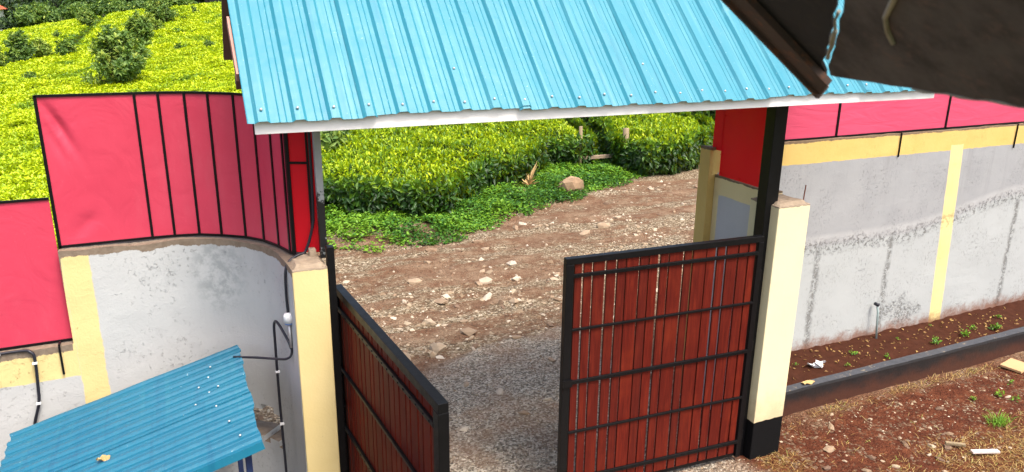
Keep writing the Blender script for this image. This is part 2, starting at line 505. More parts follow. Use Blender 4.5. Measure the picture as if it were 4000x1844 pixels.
def make_red():
    M = Mat('red_sheet', .42, .5)
    c = M.mix(M.noise(1.4, 5, .6), (0.52, 0.035, 0.075, 1), (0.60, 0.055, 0.105, 1))
    c = M.mix(M.op('MULTIPLY', M.step(M.noise(45, 4, .7), .58, .75), .15), c, (0.8, 0.2, 0.25, 1))
    M.col(c)
    dust = M.step(M.noise(2.2, 6, .7, M.scalevec(M.pos, 1, 1, .3)), .5, .78)
    M.col(M.mix(M.op('MULTIPLY', dust, .22), c, (0.62, 0.16, 0.2, 1)))
    M.rough(M.op('ADD', .36, M.op('MULTIPLY', M.noise(3, 4), .2)))
    M.bump(M.op('ADD', M.noise(3.2, 3, .5, None, 1.5), M.op('MULTIPLY', M.noise(90, 2), .06)), .22, .03)
    return M
M_RED = make_red()
def make_red2():
    M = Mat('red_sheet_saturated', .5, .4)
    M.col(M.mix(M.noise(1.4, 5, .6), (0.80, 0.008, 0.022, 1), (0.86, 0.014, 0.034, 1)))  # red raised to make up for the shade under the gate roof
    M.bump(M.noise(3.2, 3, .5, None, 1.5), .2, .03)
    M.translucent((0.9, 0.02, 0.05, 1), .45)
    return M
M_RED2 = make_red2()
def make_red3():
    M = Mat('red_sheet_glare', .5, .5)
    M.col(M.mix(M.noise(1.1, 5, .6), (0.56, 0.055, 0.12, 1), (0.64, 0.08, 0.16, 1)))  # pinker red puts the sky glare on this fence into the colour
    M.bump(M.noise(3.2, 3, .5, M.scalevec(M.pos, .5, 1, 2.5), 1.5), .25, .03)
    return M
M_RED3 = make_red3()

def make_wood():
    M = Mat('varnished_board', .45, .15)
    g = M.noise(3.0, 6, .65, M.scalevec(M.pos, 14, 14, .9), .6)
    c = M.ramp(g, [(.25, (0.055, 0.005, 0.003, 1)), (.5, (0.105, 0.010, 0.0055, 1)), (.78, (0.19, 0.022, 0.008, 1))])
    blot = M.step(M.noise(2.3, 5, .6), .5, .75)
    c = M.mix(M.op('MULTIPLY', blot, .5), c, (0.19, 0.024, 0.008, 1))
    c = M.mix(M.op('MULTIPLY', M.rand(), .45), c, (0.05, 0.008, 0.006, 1))
    M.col(c)
    M.rough(M.op('ADD', .38, M.op('MULTIPLY', g, .3)))
    M.bump(g, .25, .004)
    return M
M_WOOD = make_wood()

def make_cyan(name, a, b, dirt, rgh):
    M = Mat(name, rgh, .5)
    c = M.mix(M.noise(1.1, 5, .6), a, b)
    sc = M.op('MULTIPLY', M.step(M.noise(5, 6, .75, M.scalevec(M.pos, 3, .7, .7)), .62, .7), .45)
    c = M.mix(sc, c, dirt)
    st = M.noise(1.0, 4, .6, M.scalevec(M.pos, 22, .6, .6))
    c = M.mix(M.op('MULTIPLY', M.step(st, .52, .7), .38), c, dirt)
    c = M.mix(M.op('MULTIPLY', M.step(M.noise(1.0, 4, .6, M.scalevec(M.pos, 13, .35, .35)), .54, .72), .40), c, (a[0] * .5, a[1] * .75, a[2] * .85, 1))
    sp = M.step(M.noise(60, 3, .7), .70, .73)
    c = M.mix(M.op('MULTIPLY', sp, .7), c, (0.6, 0.75, 0.78, 1))
    M.col(c)
    M.rough(M.op('ADD', rgh - .06, M.op('MULTIPLY', M.noise(9, 4), .2)))
    M.bump(M.op('ADD', M.noise(2.4, 3), M.op('MULTIPLY', M.noise(14, 3), .25)), .3, .025)
    return M
M_CYAN = make_cyan('turquoise_roof_sheet', (0.018, 0.185, 0.255, 1), (0.035, 0.235, 0.31, 1), (0.12, 0.33, 0.39, 1), .40)
M_BLUE = make_cyan('blue_shed_sheet', (0.003, 0.10, 0.18, 1), (0.006, 0.15, 0.235, 1), (0.02, 0.165, 0.23, 1), .36)

def make_rust(name, a, b, c3):
    M = Mat(name, .75, .3)
    c = M.mix(M.step(M.noise(7, 7, .7), .3, .7), a, b)
    c = M.mix(M.op('MULTIPLY', M.step(M.noise(22, 6, .75), .52, .66), .6), c, c3)
    M.col(c); M.bump(M.noise(50, 4), .3, .002)
    return M
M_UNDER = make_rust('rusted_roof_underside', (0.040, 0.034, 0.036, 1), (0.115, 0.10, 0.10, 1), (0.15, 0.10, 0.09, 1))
M_UNDER2 = make_rust('dark_roof_underside', (0.012, 0.012, 0.014, 1), (0.02, 0.02, 0.022, 1), (0.03, 0.025, 0.02, 1))  # near-black base puts the underside's shade into the colour
M_BEAM = make_rust('verge_timber', (0.05, 0.035, 0.028, 1), (0.08, 0.05, 0.04, 1), (0.20, 0.07, 0.03, 1))
M_TORN = make_rust('torn_sheet_edge', (0.26, 0.24, 0.20, 1), (0.42, 0.38, 0.31, 1), (0.2, 0.17, 0.13, 1))

def make_kerb():
    M = Mat('black_kerb_paint', .55, .4)
    x, y, z = M.xyz()
    c = M.mix(M.noise(7, 5), (0.006, 0.006, 0.007, 1), (0.018, 0.017, 0.018, 1))
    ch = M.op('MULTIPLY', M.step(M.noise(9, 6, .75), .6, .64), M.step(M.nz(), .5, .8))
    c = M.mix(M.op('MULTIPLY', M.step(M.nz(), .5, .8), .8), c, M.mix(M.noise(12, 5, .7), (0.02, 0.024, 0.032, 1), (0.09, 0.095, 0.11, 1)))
    c = M.mix(M.op('MULTIPLY', ch, .55), c, (0.30, 0.24, 0.16, 1))
    mud = M.op('SUBTRACT', z, M.op('MULTIPLY', M.noise(2.3, 6, .7), .42))
    c = M.mix(M.op('MULTIPLY', M.op('SUBTRACT', 1.0, M.step(mud, -.16, .04)), .8), c, (0.075, 0.026, 0.015, 1))
    M.col(c); M.bump(M.noise(25, 5), .4, .01)
    return M
M_KERB = make_kerb()

DRIVE_EDGE = [(0.6, 7.3), (1.96, 8.14), (2.57, 8.32), (3.23, 8.68), (4.06, 8.85), (5.1, 8.95), (5.1, 6.0), (5.1, 3.9), (3.6, 2.0), (0.4, 1.2), (-.2, 4.0)]
def make_ground():
    """one set of soil, rubble and gravel colours; how much of which lies where is stored on the mesh (a_g gravel, a_r rubble)"""
    M = Mat('red_soil_and_gravel', .95, .15)
    ag = M.attr('a_g'); ar = M.attr('a_r'); ay = M.attr('a_y')
    n1 = M.noise(1.6, 6, .65); n2 = M.noise(7, 6, .7)
    soil = M.ramp(n2, [(.3, (0.055, 0.015, 0.007, 1)), (.5, (0.10, 0.029, 0.0135, 1)), (.72, (0.18, 0.062, 0.028, 1))])
    cell = M.vor(34, 'F1', 'Color'); cd_ = M.vor(34, 'F1', 'Distance')
    sep = M.nt.nodes.new('ShaderNodeSeparateColor'); M.nt.links.new(cell, sep.inputs[0])
    pebble = M.ramp(sep.outputs[0], [(0, (0.08, 0.055, 0.034, 1)), (.35, (0.20, 0.145, 0.088, 1)), (.7, (0.33, 0.26, 0.17, 1)), (1, (0.54, 0.46, 0.33, 1))])
    cell2 = M.vor(48, 'F1', 'Color')
    sep2 = M.nt.nodes.new('ShaderNodeSeparateColor'); M.nt.links.new(cell2, sep2.inputs[0])
    grav = M.ramp(sep2.outputs[0], [(0, (0.035, 0.03, 0.025, 1)), (.35, (0.18, 0.155, 0.12, 1)), (.7, (0.40, 0.35, 0.275, 1)), (1, (0.62, 0.56, 0.46, 1))])
    grav = M.mix(.25, grav, (0.26, 0.21, 0.15, 1))
    grav = M.mix(M.op('MULTIPLY', M.step(M.noise(1.1, 6, .7), .42, .66), .6), grav, (0.22, 0.125, 0.075, 1))
    rdv = M.nt.nodes.new('ShaderNodeMapping'); M.nt.links.new(M.pos, rdv.inputs[0]); rdv.inputs['Rotation'].default_value = (0, 0, -.35); rdv.inputs['Scale'].default_value = (.22, 1.3, 1)
    trk = M.noise(1.2, 5, .65, rdv.outputs[0])
    rsoil = M.ramp(n2, [(.3, (0.11, 0.052, 0.028, 1)), (.5, (0.19, 0.105, 0.06, 1)), (.72, (0.29, 0.195, 0.12, 1))])
    rsoil = M.mix(M.op('MULTIPLY', M.step(trk, .48, .60), .8), rsoil, M.mix(M.step(M.noise(2.0, 5, .7), .35, .65), (0.175, 0.088, 0.05, 1), (0.34, 0.24, 0.155, 1)))
    rub = M.mix(M.step(M.op('SUBTRACT', M.op('ADD', n1, M.op('MULTIPLY', n2, .6)), M.op('MULTIPLY', M.op('SUBTRACT', trk, .46), 2.4)), .58, .9), rsoil, pebble)
    peb_y = M.mix(M.op('MULTIPLY', M.step(M.op('ADD', M.noise(2.5, 5, .7), M.op('MULTIPLY', sep.outputs[1], .35)), .76, .86), .7), soil, M.mix(.5, pebble, (0.09, 0.04, 0.022, 1)))
    straw = M.mix(M.noise(40, 4, .7, None, 1.0), (0.09, 0.036, 0.013, 1), (0.26, 0.15, 0.045, 1))
    c = M.mix(M.op('MULTIPLY', ay, M.step(M.noise(16, 6, .75), .44, .62)), peb_y, straw)
    rub = M.mix(M.op('MULTIPLY', M.step(cd_, .45, .8), .5), rub, (0.07, 0.04, 0.022, 1))
    c = M.mix(ar, c, rub)
    c = M.mix(ag, c, grav)
    M.col(c)
    h = M.op('ADD', M.op('MULTIPLY', M.op('SUBTRACT', 1.0, cd_), .5), M.op('MULTIPLY', n2, .7))
    h = M.op('ADD', h, M.op('MULTIPLY', M.noise(90, 4), .4))
    M.bump(h, 1.0, .045)
    return M
M_GROUND = make_ground()
M_SOIL = simple('bed_soil', (0.022, 0.007, 0.004, 1), (0.075, 0.026, 0.014, 1), 9, .97, .1, .9, 40)
M_HILL = simple('tea_covered_slope', (0.05, 0.10, 0.01, 1), (0.28, 0.38, 0.015, 1), 1.6, .9, .1, .8, 3)
M_FARSOIL = simple('far_soil', (0.04, 0.05, 0.02, 1), (0.09, 0.09, 0.03, 1), .4, .97, .1)

def make_stone(name, stops):
    M = Mat(name, .9, .2)
    oi = M.rand()
    v = M.op('ADD', M.op('MULTIPLY', M.attr('v'), 1.0), M.op('MULTIPLY', M.op('SUBTRACT', oi, .0), .0))
    c = M.ramp(v, stops)
    c = M.mix(M.op('MULTIPLY', M.noise(30, 5, .7), .5), c, (0.22, 0.12, 0.07, 1))
    M.col(c); M.bump(M.noise(40, 5, .7), .6, .01)
    return M
M_GSTONE = make_stone('rubble_stones', [(0, (0.09, 0.065, 0.045, 1)), (.3, (0.24, 0.18, 0.115, 1)), (.7, (0.44, 0.36, 0.245, 1)), (1, (0.68, 0.61, 0.48, 1))])
def make_bigstone():
    M = Mat('loose_stone', .9, .2)
    c = M.ramp(M.rand(), [(0, (0.11, 0.08, 0.06, 1)), (.35, (0.27, 0.2, 0.13, 1)), (.7, (0.44, 0.36, 0.25, 1)), (1, (0.62, 0.56, 0.45, 1))])
    c = M.mix(M.op('MULTIPLY', M.noise(14, 5, .7), .6), c, (0.24, 0.13, 0.08, 1))
    M.col(c); M.bump(M.noise(30, 5, .7), .6, .012)
    return M
M_STONE = make_bigstone()
M_BOULDER = simple('tan_boulder', (0.17, 0.10, 0.055, 1), (0.42, 0.30, 0.19, 1), 5, .9, .2, .4, 14)

def make_leaf(name, stops, rough=.42, trans=.25, tcol=(0.25, 0.40, 0.02, 1)):
    M = Mat(name, rough, .35)
    c = M.ramp(M.attr('v'), stops)
    M.col(c)
    M.translucent(M.mix(.45, c, tcol), trans)
    return M
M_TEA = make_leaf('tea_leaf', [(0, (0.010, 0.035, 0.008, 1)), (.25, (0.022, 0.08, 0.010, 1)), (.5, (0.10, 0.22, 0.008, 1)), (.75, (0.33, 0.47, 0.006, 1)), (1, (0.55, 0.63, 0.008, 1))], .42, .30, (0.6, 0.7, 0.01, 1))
M_HERB = make_leaf('herb_leaf', [(0, (0.02, 0.07, 0.012, 1)), (.5, (0.055, 0.18, 0.018, 1)), (1, (0.20, 0.38, 0.025, 1))], .5, .25)
M_SHRUB = make_leaf('shrub_leaf', [(0, (0.03, 0.075, 0.022, 1)), (.5, (0.12, 0.22, 0.045, 1)), (.85, (0.25, 0.36, 0.07, 1)), (1, (0.38, 0.45, 0.07, 1))], .5, .32)
M_SHRUBP = make_leaf('pale_shrub_leaf', [(0, (0.04, 0.09, 0.02, 1)), (.5, (0.17, 0.27, 0.04, 1)), (1, (0.38, 0.46, 0.07, 1))], .5, .25)
M_FARTREE = make_leaf('far_tree_leaf', [(0, (0.010, 0.022, 0.014, 1)), (.5, (0.03, 0.065, 0.028, 1)), (1, (0.09, 0.15, 0.04, 1))], .6, .15)
M_STRAW = make_leaf('straw', [(0, (0.20, 0.10, 0.035, 1)), (.5, (0.40, 0.25, 0.08, 1)), (.85, (0.52, 0.40, 0.16, 1)), (1, (0.20, 0.26, 0.04, 1))], .7, .2, (0.5, 0.35, 0.1, 1))
M_CORE = simple('tea_dark_core', (0.012, 0.018, 0.008, 1), (0.035, 0.045, 0.015, 1), 15, .95, .05)  # dark green of the added solid core inside the bushes

# ------------------------------------------------------------------ terrain functions
def tea_slope(x, y):
    return np.clip((x / np.maximum(y, 1) + .17) / .226, 0, 1.25)
def ground_h(x, y):
    x = np.asarray(x, float); y = np.asarray(y, float)
    z = .05 * (fbm(x * .7, y * .7, 3) - .5) + .03 * (fbm(x * 3, y * 3, 9) - .5)
    z = z * np.clip((y - 3) / 4 + .6, .4, 1.6)
    ruts = -.035 * np.exp(-(((y - .36 * (x - 5)) - 11.0) / .35) ** 2) - .03 * np.exp(-(((y - .36 * (x - 5)) - 12.6) / .3) ** 2)
    rise = .12 * np.clip((y - (13.2 + .33 * np.maximum(x - 3, 0))) / 1.6, 0, 1)
    return z + ruts + rise
def tea_h(x, y):
    """height of the plucked tea table"""
    z = .95 + .047 * np.maximum(0, y - 16) * tea_slope(x, y)
    z = z + .30 * (fbm(x * .85, y * .85, 21) - .5) + .20 * (fbm(x * 2.4, y * 2.4, 31, 2) - .5)
    return z
def field_end(x, y):
    return 105 - 14 * np.clip((x / np.maximum(y, 1) + .03) / .09, 0, 1)

# ------------------------------------------------------------------ ground sheets
gr = MB()
def far_ground(u, v):
    x = -500 + 1000 * u; y = -100 + 900 * v
    return (x, y, -.4)
gr.grid(far_ground, 20, 20)
tag(gr.build('ground', M_FARSOIL), kind='structure')

def build_near_ground():
    xs = np.arange(-4.0, 19.01, .07); ys = np.arange(.6, 21.01, .07)
    X, Y = np.meshgrid(xs, ys)
    Zh = ground_h(X, Y)
    nx = len(xs)
    V = np.stack([X, Y, Zh], -1).reshape(-1, 3)
    jit = (fbm(X * 2.5, Y * 2.5, 40) - .5) * .8
    ind = in_poly(X, Y, DRIVE_EDGE); dd = edge_dist(X, Y, DRIVE_EDGE)
    sd_ = np.where(ind, dd, -dd) + jit * .6
    ag = np.clip(sd_ / .12 + .5, 0, 1)
    ar = np.clip((Y - 5.5 + jit) / .5, 0, 1)
    straw = np.clip(1.3 - np.hypot((X - 7.9) / 1.35, (Y - 3.95) / .75) + jit * 1.6, 0, 1)
    straw = np.maximum(straw, np.clip(1.1 - np.abs(Y - 5.62 + jit * .12) / .10, 0, 1) * (X > 6.4) * (X < 9.6) * .9)
    straw = np.maximum(straw, np.clip(1.2 - np.hypot(X - 5.35, Y - 5.0) / .35 + jit, 0, 1))
    ii, jj = np.meshgrid(np.arange(nx - 1), np.arange(len(ys) - 1))
    a = (jj * nx + ii).ravel()
    F = np.stack([a, a + 1, a + nx + 1, a + nx], 1)
    cx = V[F].mean(1)
    on_drive = in_poly(cx[:, 0], cx[:, 1], DRIVE_EDGE)
    yard = (cx[:, 1] < 5.55) & ~on_drive
    road = ~yard & ~on_drive
    for name, sel in (('yard', yard), ('driveway', on_drive), ('road', road)):
        f = F[sel]
        idx, inv = np.unique(f, return_inverse=True)
        o = np_mesh(name, V[idx], inv.reshape(f.shape), M_GROUND, smooth=True)
        for an, arr in (('a_g', ag), ('a_r', ar), ('a_y', straw)):
            at = o.data.attributes.new(an, 'FLOAT', 'POINT')
            at.data.foreach_set('value', arr.ravel()[idx].astype(np.float32))
        tag(o, kind='structure')
build_near_ground()
YARD = bpy.data.objects['yard']; ROAD = bpy.data.objects['road']; DRIVE = bpy.data.objects['driveway']

# stones: template lumps
def stone_mesh(seed, flat=.6, sub=1):
    import bmesh
    r = np.random.default_rng(seed)
    bm = bmesh.new()
    bmesh.ops.create_icosphere(bm, subdivisions=sub, radius=1.0)
    k = r.normal(size=(5, 3)); k /= np.linalg.norm(k, axis=1)[:, None]
    for v in bm.verts:
        p = np.array(v.co)
        q = 1.0
        for n in k: q = min(q, (.55 + .3 * r.random() * 0 + .12) / max(p @ n, 1e-3) if p @ n > .3 else 9)
        p = p * min(1.0, q) * (1 + .12 * r.normal())
        v.co = (p[0] * 1.15, p[1] * .85, p[2] * flat)
    V = np.array([v.co[:] for v in bm.verts]); F = np.array([[v.index for v in f.verts] for f in bm.faces])
    bm.free()
    return V, F
ST = [stone_mesh(s, f) for s, f in ((1, .55), (2, .7), (3, .45), (4, .65), (5, .5), (6, .8))]

def stone_stuff(name, xs, ys, sizes, parent, low=True):
    n = len(xs)
    # octahedral chips for the smallest, lumps for the others
    Vo = np.array([(1,0,0),(0,1,0),(-1,0,0),(0,-1,0),(0,0,.7),(.6,.6,.3),(-.6,-.6,.35)], float)
    Fo = np.array([(0,5,4),(5,1,4),(1,2,4),(2,6,4),(6,3,4),(3,0,4)])
    ang = rng.uniform(0, 6.28, n); c, s_ = np.cos(ang), np.sin(ang)
    zz = ground_h(xs, ys)
    jx = Vo[None] * (1 + .35 * rng.normal(size=(n, len(Vo), 3)))
    sc = sizes[:, None]
    asp = rng.uniform(.6, 1.0, (n, 1))
    x = jx[..., 0] * sc; y = jx[..., 1] * sc * asp; z = jx[..., 2] * sc * rng.uniform(.6, 1.1, (n, 1))
    V = np.stack([xs[:, None] + x * c[:, None] - y * s_[:, None], ys[:, None] + x * s_[:, None] + y * c[:, None], zz[:, None] + z - .12 * sc], -1)
    F = (np.arange(n) * len(Vo))[:, None, None] + Fo[None]
    o = np_mesh(name, V.reshape(-1, 3), F.reshape(-1, 3), M_GSTONE, parent, np.repeat(rng.random(n), len(Fo)))
    return tag(o, kind='stuff')

def road_pts(n):
    x = rng.uniform(.5, 17.5, n); y = rng.uniform(5.6, 18.5, n)
    k = y - .36 * (x - 5)
    keep = (k < 14.2) & (x / y < 1.05) & (x / y > .02) & ~in_poly(x, y, DRIVE_EDGE)
    d = fbm(x * .8, y * .8, 55)
    rubble = np.exp(-((y - (9.6 + .12 * (x - 3))) / 1.3) ** 2)
    trk_ = fbm((x * .94 + y * .34) * .25, (y * .94 - x * .34) * 1.5, 58)
    keep &= rng.random(n) < np.clip((d - .36) * 2.6, .05, 1) * .6 * np.clip((trk_ - .38) * 6, .12, 1) + .55 * rubble
    return x[keep], y[keep]
x, y = road_pts(60000)
sz = np.clip(rng.lognormal(-4.15, .65, len(x)), .008, .08)
stone_stuff('gravel', x, y, sz, ROAD)
x = rng.uniform(-.2, 5.2, 16000); y = rng.uniform(2, 9, 16000)
k = in_poly(x, y, DRIVE_EDGE); x, y = x[k], y[k]
stone_stuff('gravel', x, y, np.clip(rng.lognormal(-4.9, .4, len(x)), .004, .03), DRIVE)
x = rng.uniform(5.0, 12, 7000); y = rng.uniform(2.6, 5.7, 7000)
k = (rng.random(len(x)) < np.clip((fbm(x * 1.2, y * 1.2, 66) - .4) * 4, .05, 1) * .55); x, y = x[k], y[k]
stone_stuff('gravel', x, y, np.clip(rng.lognormal(-4.75, .5, len(x)), .004, .03), YARD)

def stone_objs(parent, pts, seed):
    r = random.Random(seed)
    meshes = []
    for i, (V, F) in enumerate(ST):
        me = bpy.data.meshes.new('stone')
        me.from_pydata([tuple(p) for p in V], [], [tuple(f) for f in F])
        me.materials.append(M_STONE.m); me.polygons.foreach_set('use_smooth', [False] * len(F)); me.update()
        meshes.append(me)
    for (px, py, s_) in pts:
        o = bpy.data.objects.new('stone', r.choice(meshes))
        o.location = (px, py, float(ground_h(px, py)) + s_ * .04)
        o.rotation_euler = (r.uniform(-.3, .3), r.uniform(-.3, .3), r.uniform(0, 6.28))
        o.scale = (s_ * r.uniform(.8, 1.3), s_ * r.uniform(.7, 1.1), s_ * r.uniform(.7, 1.1))
        COL.objects.link(o); o.parent = parent
rr = random.Random(3)
pts = []
while len(pts) < 240:
    px, py = rr.uniform(1.0, 15), rr.uniform(6.2, 17)
    if py - .36 * (px - 5) > 13.8 or px / py > 1.0 or px / py < .1 or in_poly(np.array(px), np.array(py), DRIVE_EDGE): continue
    if rr.random() > .35 + .65 * math.exp(-((py - 9.7) / 1.6) ** 2): continue
    pts.append((px, py, min(.15, rr.lognormvariate(-2.75, .38))))
pts += [(3.6, 9.35, .16), (5.2, 11.2, .13), (4.4, 10.6, .12), (3.0, 9.0, .15), (2.5, 8.9, .17), (5.6, 10.0, .13)]
stone_objs(ROAD, pts, 1)
stone_objs(DRIVE, [(3.3, 7.55, .08), (3.0, 7.9, .07), (3.35, 6.95, .09), (3.75, 7.15, .06), (2.9, 5.1, .045), (3.1, 4.95, .04), (3.9, 6.2, .09), (4.3, 8.1, .06), (2.6, 6.9, .05), (4.2, 5.2, .05)], 2)
yp = [(7.92, 5.12, .06), (6.05, 5.0, .07), (6.42, 5.33, .055), (7.0, 5.3, .04), (6.9, 4.75, .05), (7.15, 4.62, .06), (6.35, 4.72, .05), (7.0, 4.4, .055), (7.55, 4.72, .05), (5.75, 4.75, .06), (6.1, 4.55, .055), (5.55, 4.62, .05)]
while len(yp) < 60:
    px, py = rr.uniform(5.3, 9.5), rr.uniform(3.6, 5.6)
    yp.append((px, py, min(.06, rr.lognormvariate(-3.6, .4))))
stone_objs(YARD, yp, 3)

# the bed of soil behind the kerb
bed = MB()
def bedf(u, v):
    x = 5.62 + 9.4 * u; y = 5.86 + .64 * v
    return (x, y, .27 + .05 * v + .05 * float(fbm(x * 3, y * 3, 12)) + .03 * float(fbm(x * 12, y * 12, 14)) - .03)
bed.grid(bedf, 220, 20)
tag(bed.build('planting_bed', M_SOIL, smooth=True), kind='structure')

# ------------------------------------------------------------------ kerb
def kerbf(u, v):
    x = 5.62 + 9.4 * u
    prof = [(5.74, -.1), (5.742, .27), (5.752, .30), (5.85, .31), (5.87, .29), (5.872, .1)]
    i = min(int(v * 5 + 1e-6), 4); t = v * 5 - i
    yy = prof[i][0] * (1 - t) + prof[i + 1][0] * t; zz = prof[i][1] * (1 - t) + prof[i + 1][1] * t
    zz += .045 * u * (1 if zz > .2 else 0) if False else (.03 * u if zz > .2 else 0)
    return (x, yy + .012 * (float(vnoise(x * 2.2, 3.3)) - .5), zz + (.010 * (float(vnoise(x * 4, 9.1)) - .5) if zz > .2 else 0))
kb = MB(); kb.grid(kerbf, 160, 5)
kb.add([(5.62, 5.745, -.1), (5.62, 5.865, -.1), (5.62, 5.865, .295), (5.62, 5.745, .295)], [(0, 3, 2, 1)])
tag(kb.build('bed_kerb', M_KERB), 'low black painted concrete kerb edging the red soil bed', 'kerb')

# ------------------------------------------------------------------ walls
def wall_strip(mb, path, thick, zfun, nz, skip=None, cap_ends=True):
    """path: list of (x,y) along the inner face, thickness to the left normal side"""
    P = np.array(path, float)
    T = np.gradient(P, axis=0); T /= np.linalg.norm(T, axis=1)[:, None]
    Nn = np.stack([-T[:, 1], T[:, 0]], 1)
    Q = P + Nn * thick
    n = len(P); base = len(mb.v)
    def zz(i, k):
        z0, z1 = zfun(P[i])
        return z0 + (z1 - z0) * k / nz
    for S_ in (P, Q):
        for i in range(n):
            for k in range(nz + 1):
                j = .006 * (float(vnoise(S_[i][0] * 5 + S_[i][1] * 7, zz(i, k) * 5, 71)) - .5)
                top = (.02 * (float(vnoise(S_[i][0] * 9 + S_[i][1] * 7, 2.2, 5)) - .5)) if k == nz else 0
                mb.v.append((S_[i][0] + Nn[i][0] * j, S_[i][1] + Nn[i][1] * j, zz(i, k) + top))
    I = lambda s_, i, k: base + s_ * n * (nz + 1) + i * (nz + 1) + k
    gone = lambda i, k: skip is not None and 0 <= i < n - 1 and 0 <= k < nz and skip((P[i] + P[i + 1]) / 2, (zz(i, k) + zz(i, k + 1)) / 2)
    for i in range(n - 1):
        for k in range(nz):
            if gone(i, k): continue
            mb.f.append((I(0, i, k), I(0, i + 1, k), I(0, i + 1, k + 1), I(0, i, k + 1)))
            mb.f.append((I(1, i + 1, k), I(1, i, k), I(1, i, k + 1), I(1, i + 1, k + 1)))
            if gone(i - 1, k): mb.f.append((I(0, i, k), I(0, i, k + 1), I(1, i, k + 1), I(1, i, k)))
            if gone(i + 1, k): mb.f.append((I(0, i + 1, k + 1), I(0, i + 1, k), I(1, i + 1, k), I(1, i + 1, k + 1)))
            if gone(i, k - 1): mb.f.append((I(0, i, k), I(1, i, k), I(1, i + 1, k), I(0, i + 1, k)))
            if gone(i, k + 1): mb.f.append((I(0, i, k + 1), I(0, i + 1, k + 1), I(1, i + 1, k + 1), I(1, i, k + 1)))
        mb.f.append((I(0, i, nz), I(0, i + 1, nz), I(1, i + 1, nz), I(1, i, nz)))
    for i in (0, n - 1):
        for k in range(nz): mb.f.append((I(0, i, k), I(0, i, k + 1), I(1, i, k + 1), I(1, i, k)))

ARC_C = (-.12, 5.44)
def arc_pts(r, n, a0=90, a1=0):
    return [(ARC_C[0] + r * math.cos(R(a0 + (a1 - a0) * i / n)), ARC_C[1] + r * math.sin(R(a0 + (a1 - a0) * i / n))) for i in range(n + 1)]
lw = MB()
low_path = [(-7 + 6.14 * i / 40, 6.19) for i in range(41)]
wall_strip(lw, low_path, .2, lambda p: (-.3, 1.985), 24)
high_path = [(-.86 + .72 * i / 12, 6.19) for i in range(13)] + arc_pts(.75, 34) + [(.64, 5.36), (.648, 5.27), (.655, 5.19), (.657, 5.14)]
def hole(p, z):
    if p[0] < .28 or p[0] > .56 or p[1] > 6.1: return False
    e = .05 * (float(vnoise(p[0] * 20, z * 14, 8)) - .5)
    return .99 + e < z < 1.30 + e - .1 * (p[0] - .3)
wall_strip(lw, high_path, .2, lambda p: (-.3, 2.73), 60, hole)
o = lw.build('compound_wall', M_LWALL)
tag(o, 'grey plastered wall with yellow strips that curves in to the left gate pillar', 'wall')

rw = MB()
wall_strip(rw, [(5.34 + 9.7 * i / 60, 6.5) for i in range(61)], .17, lambda p: (-.3, 3.055), 30)
tag(rw.build('compound_wall', M_RWALL), 'long grey plastered wall with yellow top band behind the soil bed', 'wall')
rt_ = MB()
wall_strip(rt_, [(5.43, 6.495 - .87 * i / 20) for i in range(21)][::-1], -.15, lambda p: (-.3, 2.755), 26)
tag(rt_.build('return_wall', M_RET), 'short grey and yellow wall under the bright red sheet, beyond the open gate', 'wall')

def pillar(name, x0, x1, y0, y1, top, mat, label):
    mb = MB()
    def ring(z, e=0): return [(x0 + e, y0 + e, z), (x1 - e, y0 + e, z), (x1 - e, y1 - e, z), (x0 + e, y1 - e, z)]
    mb.box((x0, y0, -.2), (x1, y1, top))
    o = mb.build(name, mat, bevel=.008)
    return tag(o, label, 'pillar')
pr = pillar('gate_pillar', 5.14, 5.53, 5.2, 5.595, 2.73, M_PIL_R, 'pale yellow square gate pillar with a black painted foot')
pl_ = pillar('gate_pillar', .66, .905, 5.12, 5.40, 2.73, M_PIL_L, 'plain yellow gate pillar at the end of the curved wall')
# rough concrete caps
cap = MB()
def capf(x0, x1, y0, y1, z, seed):
    def f(u, v):
        e = min(u, 1 - u, v, 1 - v)
        x = x0 + (x1 - x0) * u; y = y0 + (y1 - y0) * v
        return (x, y, z + (.004 + .035 * float(fbm(x * 14, y * 14, seed)) if e > 0 else -.01))
    return f
M_CAP = simple('rough_concrete', (0.22, 0.16, 0.11, 1), (0.46, 0.37, 0.27, 1), 18, .95, .1, .9, 50)
MB().grid(capf(5.147, 5.523, 5.207, 5.588, 2.731, 5), 10, 10).build('rough_top', M_CAP, pr)
MB().grid(capf(.666, .90, 5.126, 5.394, 2.731, 6), 8, 9).build('rough_top', M_CAP, pl_)
rb = MB().tube([(5.49, 5.26, 2.70), (5.495, 5.26, 2.80), (5.505, 5.262, 2.90)], .006, 6)
tag(rb.build('reinforcing_rod', M_REBAR), 'thin rusty rod sticking up from the right gate pillar', 'rod')
cb = MB().box((.815, 5.31, 2.735), (.865, 5.36, 2.81))
tag(cb.build('concrete_stub', M_CAP, bevel=.006), 'small concrete stub on the left gate pillar', 'stub')

